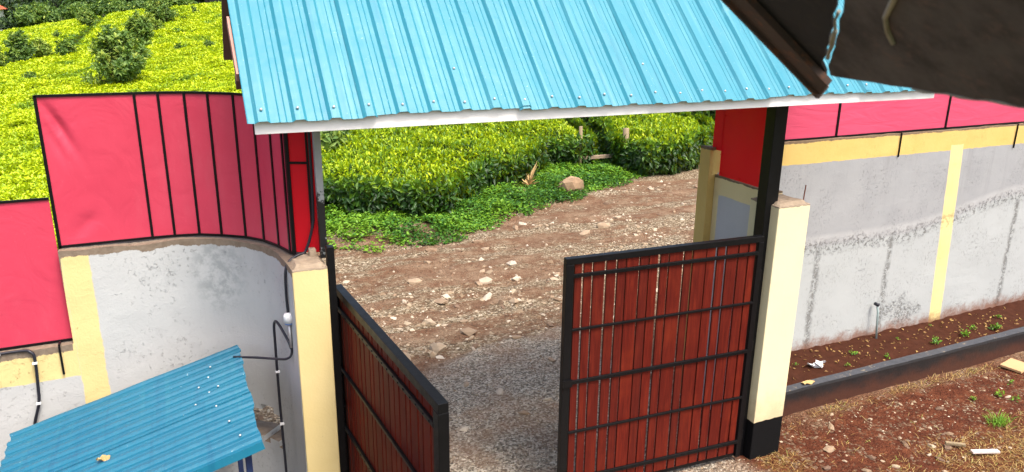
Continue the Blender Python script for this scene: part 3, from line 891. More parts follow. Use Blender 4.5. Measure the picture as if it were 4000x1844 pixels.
# ------------------------------------------------------------------ red sheet fences
def sheet(mb, p0, p1, z0, z1, amp=.004, nu=8, nv=8, seed=1, y_wr=None):
    p0 = np.array(p0); p1 = np.array(p1); t = p1 - p0; nn_ = np.array([-t[1], t[0]]) / np.linalg.norm(t)
    def f(u, v):
        e = min(1, 6 * min(u, 1 - u, v, 1 - v))
        q = p0 + t * u
        d = amp * e * (float(fbm(u * 3 + seed * 7, v * 3, seed)) - .5) * 2
        if y_wr:
            for (cu, cv, ang, wd, ln, am) in y_wr:
                a = (u - cu) * math.cos(ang) + (v - cv) * math.sin(ang); b = -(u - cu) * math.sin(ang) + (v - cv) * math.cos(ang)
                d += e * am * math.exp(-(b / wd) ** 2) * math.exp(-(a / ln) ** 2)
        q = q + nn_ * d
        return (q[0], q[1], z0 + (z1 - z0) * v)
    return mb.grid(f, nu, nv)
def bar(p, z0, z1, parent, wd=.02, dp=.012, mat=None, t=(1, 0), lean=0, name='upright_bar'):
    t = np.array([t[0], t[1], 0.]); t /= np.linalg.norm(t); n = np.array([-t[1], t[0], 0])
    mb = MB().obox((p[0], p[1], 0), t, n, (0, 0, 1), (-wd / 2, -dp, z0), (wd / 2, 0, z1))
    return mb.build(name, mat or M_BLACK, parent, bevel=.002)
def rail(pts, z, parent, h=.018, dp=.012, name='rail', off=0):
    mb = MB()
    for a, b in zip(pts[:-1], pts[1:]):
        a = np.array(a); b = np.array(b); t = b - a; L = np.linalg.norm(t); t = t / L; n = np.array([-t[1], t[0]])
        mb.obox((a[0], a[1], z), (t[0], t[1], 0), (n[0], n[1], 0), (0, 0, 1), (-.002, -dp - off, 0), (L + .002, -off, h))
    return mb.build(name, M_BLACK, parent)

FY = 6.27
f1 = empty('fence_panel', (-1.8, FY, 1.99), 'lower plain red sheet fence panel on the wall at the left edge', 'fence')
sheet(MB(), (-2.6, FY), (-.87, FY), 2.0, 3.13, .006, 14, 8, 3).build('sheet', M_RED, f1, True, solid=.004)
rail([(-2.6, FY), (-.87, FY)], 3.115, f1); rail([(-2.6, FY), (-.87, FY)], 1.995, f1)
bar((-2.6, FY), 1.99, 3.13, f1)

fpath = [(-.85, FY), (-.22, FY)] + []
stations = [(-.85, 6.27), (-.22, 6.27), (-.06, 6.262), (.12, 6.225), (.28, 6.135), (.45, 6.01), (.57, 5.86), (.655, 5.67), (.71, 5.49), (.728, 5.455)]
f2 = empty('fence_panel', (0, 6.2, 2.74), 'tall red sheet fence with upright black bars on the curved wall', 'fence')
for i, (a, b) in enumerate(zip(stations[:-1], stations[1:])):
    wr = [(.16, .84, -.9, .05, .22, .03), (.09, .74, -.95, .045, .16, .014), (.25, .10, .5, .06, .2, .016)] if i == 0 else [(.5, .93, -.3, .03, .4, .004)]
    sheet(MB(), a, b, 2.745, 3.865, .005 if i == 0 else .0025, 70 if i == 0 else 6, 80 if i == 0 else 10, 11 + i, wr).build('sheet', M_RED, f2, True, solid=.004)
for i, p in enumerate(stations):
    a = stations[max(i - 1, 0)]; b = stations[min(i + 1, len(stations) - 1)]
    bar(p, 2.74 if i else 1.97, 3.87, f2, .022 if i in (0,) else .019, t=(b[0] - a[0], b[1] - a[1]))
rail(stations, 3.855, f2); rail(stations, 2.742, f2, .018)
f3 = empty('fence_panel', (.8, 5.36, 2.74), 'narrow bright red sheet panel between the curved fence and the gate post', 'fence')
sheet(MB(), (.715, 5.46), (.905, 5.375), 2.76, 4.25, .002, 4, 10, 31).build('sheet', M_RED2, f3, True, solid=.0008)
bar((.735, 5.45), 2.745, 4.28, f3, .022, t=(.9, -.4)); bar((.86, 5.388), 2.95, 4.28, f3, .014, t=(.9, -.4))
rail([(.735, 5.45), (.86, 5.392)], 3.42, f3, .016)

# fence over the right wall
f4 = empty('fence_panel', (9, 6.56, 3.05), 'long red sheet fence on top of the right wall', 'fence')
ps = [5.56, 7.22, 9.13, 11.05, 13.0, 15.0]
for i, (a, b) in enumerate(zip(ps[:-1], ps[1:])):
    sheet(MB(), (a, 6.545), (b, 6.545), 3.07, 4.15, .006, 14, 8, 51 + i).build('sheet', M_RED3, f4, True, solid=.004)
for p in ps: bar((p, 6.543), 3.06, 4.16, f4, .03)
rail([(5.56, 6.543), (15, 6.543)], 3.057, f4, .024); rail([(5.56, 6.543), (15, 6.543)], 4.13, f4, .024)
# fence over the return wall
f5 = empty('fence_panel', (5.42, 6.1, 2.75), 'bright red sheet hung beside the black post beyond the open gate', 'fence')
sheet(MB(), (5.425, 6.43), (5.425, 5.66), 2.765, 4.42, .012, 14, 16, 61, [(.75, .12, -.5, .05, .25, .012)]).build('sheet', M_RED2, f5, True, solid=.0008)
sheet(MB(), (5.41, 6.56), (5.421, 6.425), 3.035, 4.42, .003, 4, 10, 62).build('sheet_flap', M_RED2, f5, True, solid=.0008)
for (yy, zz) in ((6.40, 3.42), (6.41, 3.0), (6.40, 2.80), (6.1, 2.79), (5.8, 2.785)):
    MB().tube([(5.418, yy, zz), (5.408, yy, zz)], .009, 8).build('rivet', M_RED2, f5)

# ------------------------------------------------------------------ posts
def post(x0, x1, y0, y1, z0, z1, mat, label, name='steel_post'):
    return tag(MB().box((x0, y0, z0), (x1, y1, z1)).build(name, mat, bevel=.004), label, 'post')
post(.895, .945, 5.30, 5.35, 2.735, 4.31, M_POST, 'thin steel post on the left gate pillar, grey above and black below')
post(5.068, 5.215, 5.305, 5.43, -.1, 4.36, M_BLACK, 'thick black steel post rising past the right gate pillar to the roof')
post(.912, .965, 5.15, 5.215, -.1, 2.86, M_BLACK, 'black hinge post against the left yellow gate pillar', 'hinge_post')

# ------------------------------------------------------------------ gate leaves
def gate(hinge, free, gaps, label, bottom, seed, side, kz=1.0):
    h = np.array([hinge[0], hinge[1], 0.]); f = np.array([free[0], free[1], 0.])
    ax = f - h; L = np.linalg.norm(ax); ax /= L
    n = np.array([-ax[1], ax[0], 0]) * side       # towards the camera
    up_ = np.array([0, 0, 1.])
    root = empty('gate_leaf', (hinge[0], hinge[1], 0), label, 'gate', 'two leaves of the driveway gate')
    zk = lambda z: 4.5 - (4.5 - z) * kz
    T = zk(2.5); bottom = zk(bottom); gaps = [q * kz for q in gaps]; r = random.Random(seed)
    bx = lambda lo, hi, name, mat, bv=.003: MB().obox(h, ax, n, up_, lo, hi).build(name, mat, root, bevel=bv)
    bx((0, -.03, bottom), (.055, .03, T - .06), 'stile', M_BLACK)
    bx((L - .075, -.032, bottom), (L, .032, T - .06), 'stile', M_BLACK)
    bx((0, -.03, T - .058), (L, .03, T), 'top_rail', M_BLACK)
    bx((.057, -.028, bottom), (L - .077, .0, bottom + .04), 'bottom_rail', M_BLACK)
    for z, hh in ((2.34, .034), (1.845, .022), (1.34, .036), (.84, .022), (.34, .036)):
        z = zk(z)
        rl = bx((.054, .012, z - hh / 2), (L - .072, .034, z + hh / 2), 'rail', M_BLACK)
        bolts = MB()
        for g0, g1 in zip(gaps[:-1], gaps[1:]):
            c = h + ax * ((g0 + g1) / 2 + r.uniform(-.01, .01)) + up_ * z
            bolts.tube([c + n * .033, c + n * .039], .006, 6)
        if hh > .03: tag(bolts.build('bolt_heads', M_BLACK, rl), kind='stuff')
    for g0, g1 in zip(gaps[:-1], gaps[1:]):
        lo_gap, hi_gap = r.uniform(.006, .014), r.uniform(.005, .013)
        b0, b1 = bottom + .045, T - .05
        mb = MB()
        t0, t1 = r.uniform(-.004, .004), r.uniform(-.004, .004)
        a, b = min(g0, g1) + lo_gap, max(g0, g1) - hi_gap
        Pn = []
        for zz, tt in ((b0, t0), ((b0 + b1) / 2, 0), (b1, t1)):
            for (s_, d) in ((a + tt, -.012), (b + tt * .6, -.012), (b + tt * .6, .0105), (a + tt, .0105)):
                Pn.append(h + ax * s_ + n * d + up_ * zz)
        mb.add(Pn, [(0,3,2,1), (8,9,10,11)] + [(i + k * 4, (i + 1) % 4 + k * 4, (i + 1) % 4 + 4 + k * 4, i + 4 + k * 4) for k in range(2) for i in range(4)])
        mb.build('board', M_WOOD, root, bevel=.002)
    for z in (2.05, 1.3, .3):
        MB().tube([h - ax * .012 + up_ * (z - .05), h - ax * .012 + up_ * (z + .05)], .018, 10).build('hinge', M_BLACK, root)
    return root
GR = [1.943, 1.855, 1.765, 1.639, 1.535, 1.44, 1.305, 1.211, 1.105, 1.008, .857, .759, .612, .501, .397, .259, .148, .056]
g1 = gate((5.028, 5.258), (2.957, 5.371), GR, 'nearly shut dark red board gate leaf beside the black-footed pillar', .16, 4, 1, 1.025)
GL = [1.92 - 1.864 * i / 19 + .012 * math.sin(i * 2.7) for i in range(20)]
GL[0], GL[-1] = 1.92, .056
g2 = gate((1.01, 5.35), (1.15, 3.36), GL, 'dark red board gate leaf swung wide open beside the left pillar', .12, 8, -1)
MB().obox((2.957, 5.371, 1.27), (.998, -.054, 0), (-.054, -.998, 0), (0, 0, 1), (.0, .033, -.04), (.09, .05, .03)).build('latch', M_BLACK, g1)
lg = MB(); lg.tube([(.965, 5.2, 1.55), (1.0, 5.3, 1.55)], .02, 8); lg.build('hinge_arm', M_BLACK, g2)
lg = MB(); lg.tube([(5.08, 5.34, 2.0), (5.02, 5.26, 2.0)], .02, 8); lg.build('hinge_arm', M_BLACK, g1)

# ------------------------------------------------------------------ gate roof
SL = R(45.5); EY, EZ = 4.8, 3.815
roof = empty('gate_roof', (3.4, 5.9, 2.7), 'turquoise ribbed metal roof with white fascia above the gateway', 'roof')
RIB0, PITCH, NR = .515, .2215, 28
def profile(k0, k1):
    """cross-section over ribs k0..k1: list of (x, height)"""
    pr_ = []
    for k in range(k0, k1):
        x = RIB0 + PITCH * k
        pr_ += [(x - .046, 0), (x - .026, .020), (x + .026, .020), (x + .046, 0)]
        pr_ += [(x + .098, 0), (x + .102, .0035), (x + .106, 0), (x + .139, 0), (x + .143, .0035), (x + .147, 0)]
    return pr_
def roof_sheet(pr_, up_len, lift, seed, name, side=1, ey=EY, ez=EZ, ny=26):
    d = np.array([0, math.cos(SL) * side, math.sin(SL)]); nn_ = np.array([0, -math.sin(SL) * side, math.cos(SL)])
    mb = MB()
    def f(u, v):
        i = int(round(u * (len(pr_) - 1)))
        x, hh = pr_[i]
        s_ = up_len * v
        dent = .010 * (float(fbm(x * 5 + seed, s_ * 3, seed)) - .5)
        if hh > .02 and float(vnoise(x * 7.7, s_ * 14, 5)) > .90: dent -= .006
        jag = .006 * (float(vnoise(x * 31, 1.7, seed)) - .5) if v == 0 else 0
        p = np.array([x + .02 * v * max(0, 1 - x), ey, ez]) + d * (s_ + jag) + nn_ * (hh + lift + dent)
        return p
    mb.grid(f, len(pr_) - 1, ny)
    return mb.build(name, M_CYAN, roof, solid=.0015)
full = profile(0, NR)
edges = [0, 3, 8, 13, 18, 23, 27]
for j, (a, b) in enumerate(zip(edges[:-1], edges[1:])):
    pr_ = profile(a, b)
    if a == 0: pr_ = [(.425, .0), (.43, .003)] + pr_
    x = RIB0 + PITCH * b
    pr_ += [(x - .048, 0), (x - .026, .024), (x + .026, .024), (x + .048, 0)]
    roof_sheet(pr_, 1.62, .006 * (j % 2), 11 + j, 'roof_sheet', 1, EY - (.006, -.008, .004, .010, -.006, .003)[j], EZ - (.006, -.008, .004, .010, -.006, .003)[j])
    if a == 0: pr_ = [q_ for q_ in pr_ if q_[0] > .62]
    roof_sheet(pr_, 1.62, .0035 * (j % 2), 41 + j, 'roof_sheet', -1, EY + 2 * 1.62 * math.cos(SL), EZ, 6)
for k in range(0, 27):
    x = RIB0 + PITCH * k + .004 * math.sin(k * 5)
    d = np.array([0, math.cos(SL), math.sin(SL)]); nn_ = np.array([0, -math.sin(SL), math.cos(SL)])
    rows = [.075 + .01 * math.sin(k * 3)] + ([.36] if k in (6, 13) else [])
    for s_ in rows:
        c = np.array([x, EY, EZ]) + d * s_ + nn_ * .027
        MB().tube([c, c + nn_ * .003, c + nn_ * .008, c + nn_ * .011], [.010, .010, .007, .002], 8).build('screw', M_STEEL, roof, True)
MB().box((.47, 4.835, 3.735), (6.52, 4.862, 3.832)).build('fascia', M_WHITE, roof, bevel=.002)
RY = EY + 1.62 * math.cos(SL); RZ = EZ + 1.62 * math.sin(SL)
fy = EY + 2 * 1.62 * math.cos(SL)
MB().box((.64, fy - .06, 3.735), (6.52, fy - .035, 3.83)).build('fascia', M_WHITE, roof)
def along(p0, p1, x0, x1, th, name, mat):
    p0 = np.array([0, p0[0], p0[1]]); p1 = np.array([0, p1[0], p1[1]]); t = p1 - p0; L = np.linalg.norm(t); t /= L
    n = np.array([0, -t[2], t[1]])
    return MB().obox(p0, (1, 0, 0), t, n, (x0, 0, -th), (x1, L, 0)).build(name, mat, roof)
off = .012
for xx in (.55, 1.9, 3.3, 4.7, 6.35):
    along((EY + .07, EZ + .07 - off - .01), (RY, RZ - off), xx, xx + .05, .09, 'rafter', M_BROWN)
    along((fy - .07, EZ + .07 - off - .01), (RY, RZ - off), xx, xx + .05, -.09, 'rafter', M_BROWN)
along((EY + .28, EZ + .28 - off), (EY + .62, EZ + .62 - off), .412, .428, .07, 'verge_board', M_PINK)
# brown plank closing the far verge
tq = MB(); tq.obox((.47, 6.02, 4.80), (1, 0, 0), (0, .62, -.785), (0, .785, .62), (-.02, 0, 0), (.085, .93, .025))
tq.build('verge_board', M_BROWN, roof)
MB().tube([(.43, RY, RZ + .012), (6.52, RY, RZ + .012)], .05, 10).build('ridge_cap', M_CYAN, roof, True)
for yy, zz in ((5.3, 4.24), (6.55, 4.24)):
    MB().box((.5, yy, zz - .1), (6.5, yy + .05, zz - .02)).build('purlin', M_BROWN, roof)

# ------------------------------------------------------------------ small blue shelter by the curved wall
SZ = 1.9
sh = empty('shelter', (-.5, 5.1, 0), 'small lean-to shelter with a blue ribbed metal roof against the curved wall', 'shelter')
xa, za = .305, SZ; xb, zb = -1.30, 1.475
dS = np.array([xa - xb, 0, za - zb]); LS = np.linalg.norm(dS); dS /= LS; nS = np.array([-dS[2], 0, dS[0]])
pr_ = [(4.36, -.05), (4.37, 0)]
yy = 4.40
while yy < 5.78:
    pr_ += [(yy, 0), (yy + .012, .016), (yy + .034, .016), (yy + .046, 0), (yy + .078, 0), (yy + .081, .003), (yy + .084, 0)]
    yy += .118
pr_ += [(5.83, 0), (5.84, .014), (5.865, .014), (5.872, .0)]
def half(a, b, lift, name, sub):
    mb = MB()
    def f(u, v):
        i = int(round(u * (len(sub) - 1))); y_, hh = sub[i]
        s_ = LS * v
        dent = .012 * (float(fbm(y_ * 5, s_ * 3, 77)) - .5)
        jag = (.03 * (float(vnoise(y_ * 9, 4.4)) - .5)) if v in (0, 1) else 0
        p = np.array([xb, y_ + .02 * (1 - v), zb]) + dS * (s_ + jag) + nS * (hh + lift + dent)
        return p
    mb.grid(f, len(sub) - 1, 22)
    return mb.build(name, M_BLUE, sh, solid=.0015)
cut = 46
half(0, 1, 0, 'roof_sheet', pr_[:cut]); half(0, 1, .004, 'roof_sheet', pr_[cut - 7:])
rs = random.Random(5)
for (sx, sy) in [(.93, 4.52), (.90, 4.75), (.86, 5.02), (.84, 5.26), (.845, 5.5), (.86, 5.66), (.80, 5.40), (.78, 5.16), (.12, 4.6), (.10, 4.85), (.16, 5.05), (.88, 5.3)]:
    c = np.array([xb, sy, zb]) + dS * LS * sx + nS * .016
    MB().tube([c, c + nS * .003, c + nS * .007, c + nS * .009], [.008, .008, .006, .002], 8).build('screw', M_STEEL, sh, True)
for (px, py) in ((.22, 4.46), (.22, 5.78), (-1.22, 4.46), (-1.22, 5.78)):
    zt = zb + (px - xb) * (za - zb) / (xa - xb) - .05
    MB().box((px - .02, py - .02, -.1), (px + .02, py + .02, zt)).build('leg', M_NAVY, sh, bevel=.003)
for py in (4.46, 5.78):
    MB().tube([(xb + .04, py, zb - .03), (xa - .04, py, za - .03)], .016, 6).build('roof_beam', M_NAVY, sh)
MB().box((-1.2, 4.5, .45), (-.05, 5.74, .49)).build('shelf', M_NAVY, sh)
MB().box((-1.2, 5.74, .1), (-.02, 5.765, 1.35)).build('back_panel', M_NAVY, sh)
dl = MB(); dl.grid(lambda u, v: (-.67 + .07 * u + .01 * math.sin(v * 5), 4.93 + .045 * v, zb + (-.66 - xb) * .265 + .026 + .018 * math.sin(u * 6 + v * 4)), 5, 5)
tag(dl.build('dry_leaf', M_DRY, solid=.001), 'curled brown leaf lying on the blue shelter roof', 'leaf')

# ------------------------------------------------------------------ cables, sensor, pipe
def cable(pts, r, label, name='cable'):
    return tag(MB().tube(smooth_path(pts, 6), r, 8).build(name, M_CABLE, None, True), label, 'cable')
c1 = cable([(.878, 5.36, 4.2), (.877, 5.365, 3.6), (.872, 5.37, 3.1), (.855, 5.365, 2.95), (.80, 5.37, 2.785), (.745, 5.36, 2.765), (.68, 5.33, 2.74), (.638, 5.29, 2.68), (.63, 5.30, 2.5), (.633, 5.30, 2.33)], .0105,
           'black cable running down the red panel to the white light sensor')
c2 = cable([(.632, 5.30, 2.25), (.637, 5.29, 2.05), (.60, 5.30, 1.99), (.52, 5.42, 1.95), (.40, 5.56, 1.92), (.25, 5.70, 1.89)], .0095,
           'black cable from the light sensor drooping to the blue shelter roof')
c3 = cable([(.637, 5.31, 2.06), (.62, 5.33, 2.12), (.575, 5.50, 2.20), (.555, 5.56, 2.17), (.552, 5.58, 2.0), (.55, 5.60, 1.5), (.553, 5.60, 1.0), (.556, 5.60, .2)], .0105,
           'black cable dropping straight down the curved wall past the broken hole')
c4 = cable([(-2.6, 6.20, 2.0), (-1.6, 6.19, 1.995), (-1.22, 6.185, 2.0), (-1.14, 6.165, 1.985), (-1.122, 6.16, 1.92), (-1.135, 6.165, 1.7), (-1.15, 6.165, 1.56), (-1.20, 6.165, 1.40), (-1.24, 6.165, 1.2)], .0115,
           'black cable under the lower red panel turning down the wall')
def clip(x, y, z, par, tilt=0):
    MB().box((x - .016, y - .016, z - .006), (x + .016, y + .010, z + .006)).build('clip', M_CLIP, par)
for q in ((-1.35, 6.178, 1.997), (-1.124, 6.15, 1.90), (-1.15, 6.153, 1.565)): clip(*q, c4)
for q in ((.552, 5.585, 1.76), (.552, 5.585, 1.30)): clip(*q, c3)
sn = empty('light_sensor', (.632, 5.30, 2.26), 'white and blue light sensor on the cable by the left pillar', 'sensor')
MB().tube([(.632, 5.285, 2.27), (.632, 5.285, 2.285)], [.030, .036], 16).build('base_ring', M_BLUEP, sn, True)
MB().tube([(.632, 5.285, 2.285), (.632, 5.285, 2.335), (.632, 5.285, 2.35), (.632, 5.285, 2.356)], [.038, .037, .030, .004], 16).build('dome', M_CLIP, sn, True)
MB().tube([(.634, 5.285, 2.08), (.632, 5.285, 2.27)], .009, 8).build('stem', M_STEEL, sn, True)

tag(MB().tube([(8.25, 6.47, .80), (8.265, 6.43, .78), (8.27, 6.41, .70), (8.30, 6.385, .25)], .013, 8).build('water_pipe', M_PIPE, None, True), 'thin grey pipe standing in the soil against the right wall', 'pipe')
po = bpy.data.objects['water_pipe']
MB().tube([(8.25, 6.455, .80), (8.25, 6.40, .80)], .024, 10).build('elbow', M_CABLE, po, True)
for nm, x, yf, z0, z1, lab in (('bracket', 8.28, 6.5, 2.76, 3.055, 'short angle bracket on the yellow band left of the painted strip'), ('bracket', 10.53, 6.5, 2.73, 3.055, 'short angle bracket on the yellow band near the right edge'), ('bracket', -.955, 6.19, 1.76, 1.99, 'short black bracket below the corner of the lower red panel')):
    mb = MB().box((x - .007, yf - .018, z0), (x + .007, yf - .004, z1 + .006)).box((x - .007, yf - .004, z1 + .006), (x + .007, yf + .07, z1 + .018))
    tag(mb.build(nm, M_BLACK), lab, 'bracket')

# ------------------------------------------------------------------ near eave of the building the view is taken from
E_ = np.array([.26, .966, 0]); E_ /= np.linalg.norm(E_)
sl = R(40)
MM = np.array([-E_[1] * math.cos(sl), E_[0] * math.cos(sl), math.sin(sl)])
NN = np.cross(E_, MM)
if NN[2] < 0: NN = -NN
CC = np.array([1.2093, 1.1290, 4.3777])
eave = empty('near_eave', tuple(CC), 'dark weathered underside of a roof corner at the top right', 'eave')
def plate(pts, d0, d1, name, mat):
    n = len(pts)
    V = [CC + E_ * e + MM * q + NN * d0 for e, q in pts] + [CC + E_ * e + MM * q + NN * d1 for e, q in pts]
    F = [tuple(range(n)), tuple(reversed(range(n, 2 * n)))] + [(i, (i + 1) % n, n + (i + 1) % n, n + i) for i in range(n)]
    return MB().add(V, F).build(name, mat, eave)
crack = [(0, 0), (-.025, .031), (-.066, .058), (-.088, .075), (-.118, .094), (-.150, .120), (-.180, .140), (-.21, .168), (-.245, .19), (-.276, .216), (-.42, .33), (-.8, .62), (-1.3, 1.0)]
wav = lambda i: .0035 * math.sin(i * 1.9) + .002 * math.sin(i * 4.3)
edge = [(-.02 - .028 * i, -.002 + wav(i) * min(1, i / 10)) for i in range(60)]
right = [crack[0]] + edge + [(-1.75, 1.0)] + crack[::-1][:-1]
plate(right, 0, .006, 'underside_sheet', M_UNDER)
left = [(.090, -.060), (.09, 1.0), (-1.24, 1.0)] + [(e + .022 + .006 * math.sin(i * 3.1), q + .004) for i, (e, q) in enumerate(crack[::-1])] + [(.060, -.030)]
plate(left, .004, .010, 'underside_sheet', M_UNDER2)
plate([(.018, -.02), (.018, 1.0), (.092, 1.0), (.092, -.058), (.085, -.058)], -.012, .002, 'verge_beam', M_BEAM)
plate([(.092, -.065), (.092, 1.0), (.104, 1.0), (.104, -.065)], -.02, .012, 'verge_beam', M_BEAM)
# torn sheet edges along the crack and along the eave
te = MB()
for (a, b, r1) in ((2, 3, .004), (3, 6, .005), (6, 8, .003)):
    te.tube([CC + E_ * (crack[i][0] + .008) + MM * (crack[i][1] + .002) - NN * .001 for i in range(a, b + 1)], [r1 * (.6 + .5 * abs(math.sin(i * 2.2))) for i in range(a, b + 1)], 6)
te.build('torn_edge', M_TORN, eave)
te = MB(); te.tube([CC + E_ * e + MM * (q - .001) for e, q in edge[8:58]], [.0022 + .0012 * math.sin(i * 2.1) for i in range(50)], 6)
te.build('torn_edge', M_TORN, eave)
te = MB(); te.tube([CC + E_ * e + MM * q - NN * .002 for e, q in ((-.308, .120), (-.322, .15), (-.345, .18), (-.41, .225), (-.44, .26))], [.004, .0045, .004, .005, .005], 6)  # narrow pale streak across the underside sheet
te.build('pale_streak', M_TORN, eave)

# ------------------------------------------------------------------ tea
PATH_L = [(10.75, 18.15), (11.6, 20.0), (13.0, 23.2), (17.0, 32.0)]
PA = [(-14, 6.5), (-8, 9.3), (-3, 12.0), (0.5, 14.4), (2.83, 15.75), (4.2, 15.2), (4.93, 14.95), (5.5, 15.3), (6.04, 16.05), (7.27, 16.44), (8.4, 17.3), (9.33, 18.2), (10.3, 18.15), (10.75, 18.3), (11.35, 20.0), (12.3, 23.2), (14.2, 32.0), (18, 36), (18, 40), (-14, 40)]
PB = [(11.65, 18.75), (11.5, 17.5), (11.9, 17.05), (12.6, 17.05), (13.8, 17.5), (15.3, 18.5), (15.9, 19.6), (15.7, 21.2), (15.3, 22.6), (15.7, 26.5), (14.7, 26.5), (13.2, 22.4)]
PC = [(16.6, 26), (16.5, 23.4), (18.2, 22.9), (20, 22.4), (24, 23.0), (30, 28), (32, 42), (18.5, 42)]
def tea_block(poly, region, n_top, n_side, lsz, seed, sunk=0.0, vis=None):
    """leaves of one pruned block: young shoots on the table, mature leaves on the sides"""
    xs = [p[0] for p in poly]; ys = [p[1] for p in poly]
    x = rng.uniform(region[0], region[1], n_top); y = rng.uniform(region[2], region[3], n_top)
    px = x + .8 * (fbm(x * 1.1, y * 1.1, seed) - .5); py = y + .8 * (fbm(x * 1.1, y * 1.1, seed + 5) - .5)
    k = in_poly(px, py, poly)
    if vis is not None: k &= vis(x, y)
    x, y, px, py = x[k], y[k], px[k], py[k]
    d = edge_dist(px, py, poly)
    top = tea_h(x, y) - .42 * np.exp(-(d / .32) ** 1.2)
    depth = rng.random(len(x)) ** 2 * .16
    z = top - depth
    v = .70 - depth * 2.6 + .18 * rng.normal(size=len(x)) + .22 * (fbm(x * .9, y * .9, seed + 9) - .5)  # leaves deeper in the bush coloured darker, shade put into the colour
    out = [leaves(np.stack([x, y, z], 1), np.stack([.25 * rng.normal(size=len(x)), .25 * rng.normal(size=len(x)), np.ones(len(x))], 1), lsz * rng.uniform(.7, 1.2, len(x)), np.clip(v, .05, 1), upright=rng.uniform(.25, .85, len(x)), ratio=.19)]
    # sides
    P, Nn, vv = [], [], []
    segs = [(np.array(poly[i]), np.array(poly[(i + 1) % len(poly)])) for i in range(len(poly))]
    lens = np.array([np.linalg.norm(b - a) for a, b in segs])
    cen = np.array([np.mean(xs), np.mean(ys)])
    pick = rng.choice(len(segs), n_side, p=lens / lens.sum())
    t = rng.random(n_side)
    A = np.array([s[0] for s in segs])[pick]; B = np.array([s[1] for s in segs])[pick]
    Q = A + (B - A) * t[:, None]
    dd = (B - A) / (np.linalg.norm(B - A, axis=1)[:, None] + 1e-9)
    no = np.stack([dd[:, 1], -dd[:, 0]], 1)
    tst = Q + no * .05
    flip = in_poly(tst[:, 0], tst[:, 1], poly)
    no[flip] *= -1
    wob = .5 * (fbm(Q[:, 0] * 1.1, Q[:, 1] * 1.1, seed) - .5)
    hh = rng.random(n_side) ** .8
    zt = tea_h(Q[:, 0], Q[:, 1]); zb_ = ground_h(Q[:, 0], Q[:, 1])
    zz = zb_ + .05 + (zt - .05 - zb_) * hh
    bulge = .14 * np.sin(hh * 3.0) - .10 * (1 - hh) + .30 * (fbm(Q[:, 0] * 2.5 + zz, zz * 2.5, seed + 3) - .5) - .12 * rng.random(n_side)
    Q = Q - wob[:, None] * 0 + no * bulge[:, None] - np.stack([.8 * (fbm(Q[:, 0] * 1.1, Q[:, 1] * 1.1, seed) - .5), .8 * (fbm(Q[:, 0] * 1.1, Q[:, 1] * 1.1, seed + 5) - .5)], 1)
    k = (Q[:, 0] > region[0] - .3) & (Q[:, 0] < region[1] + .3) & (Q[:, 1] < region[3])
    if vis is not None: k &= vis(Q[:, 0], Q[:, 1])
    P = np.stack([Q[:, 0], Q[:, 1], zz], 1)[k]
    N3 = np.stack([no[:, 0], no[:, 1], .35 + 0 * t], 1)[k] + .35 * rng.normal(size=(k.sum(), 3))
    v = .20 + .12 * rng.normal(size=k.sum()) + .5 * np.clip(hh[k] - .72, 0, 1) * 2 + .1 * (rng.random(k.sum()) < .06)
    out.append(leaves(P, N3, lsz * 1.35 * rng.uniform(.7, 1.25, k.sum()), np.clip(v, 0, 1), upright=rng.uniform(-.1, .55, k.sum()), ratio=.21, droop=.25))
    return out
def tea_core(name, poly, region, parent, drop=.17, res=.2, y_only=None):  # added solid dark core in place of stems, closes see-through gaps
    xs = np.arange(region[0], region[1] + res, res); ys = np.arange(region[2], region[3] + res, res)
    X, Y = np.meshgrid(xs, ys)
    px = X + .8 * (fbm(X * 1.1, Y * 1.1, 0 + parent['seed']) - .5); py = Y + .8 * (fbm(X * 1.1, Y * 1.1, parent['seed'] + 5) - .5)
    ins = in_poly(px, py, poly); d = edge_dist(px, py, poly)
    Zz = np.where(ins & (d > .12), tea_h(X, Y) - drop - .35 * np.exp(-d / .3), -.1)
    nx = len(xs); ii, jj = np.meshgrid(np.arange(nx - 1), np.arange(len(ys) - 1)); a = (jj * nx + ii).ravel()
    F = np.stack([a, a + 1, a + nx + 1, a + nx], 1)
    keep = (Zz.ravel()[F] > 0).any(1)
    F = F[keep]; idx, inv = np.unique(F, return_inverse=True)
    V = np.stack([X, Y, Zz], -1).reshape(-1, 3)
    del parent['seed']
    return np_mesh(name, V[idx], inv.reshape(F.shape), M_CORE, parent)
gate_vis = lambda x, y: (x / y > .11)
left_vis = lambda x, y: (x / y <= .11)
h1 = empty('tea_hedge', (6, 17, .1), 'broad block of bright green tea bushes left of the wooden stakes', 'tea bushes'); h1['seed'] = 100
V, F, A = join_leaves(tea_block(PA, (1.2, 17, 14, 29), 170000, 60000, .122, 100, vis=gate_vis))
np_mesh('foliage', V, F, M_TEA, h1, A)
tea_core('dark_core', PA, (1.2, 17, 14, 31), h1)
h2 = empty('tea_hedge', (13.5, 19, .1), 'rounded block of tea bushes right of the wooden stakes', 'tea bushes'); h2['seed'] = 200
V, F, A = join_leaves(tea_block(PB, (11, 16.8, 16.5, 27), 34000, 22000, .14, 200))
np_mesh('foliage', V, F, M_TEA, h2, A); tea_core('dark_core', PB, (11, 16.8, 16.4, 27), h2)
h3 = empty('tea_hedge', (20, 26, .1), 'farther block of tea bushes behind the red sheet beyond the gate', 'tea bushes'); h3['seed'] = 300
V, F, A = join_leaves(tea_block(PC, (13.5, 28, 22, 32), 50000, 20000, .15, 300))
np_mesh('foliage', V, F, M_TEA, h3, A); tea_core('dark_core', PC, (13.5, 28, 22, 32), h3)

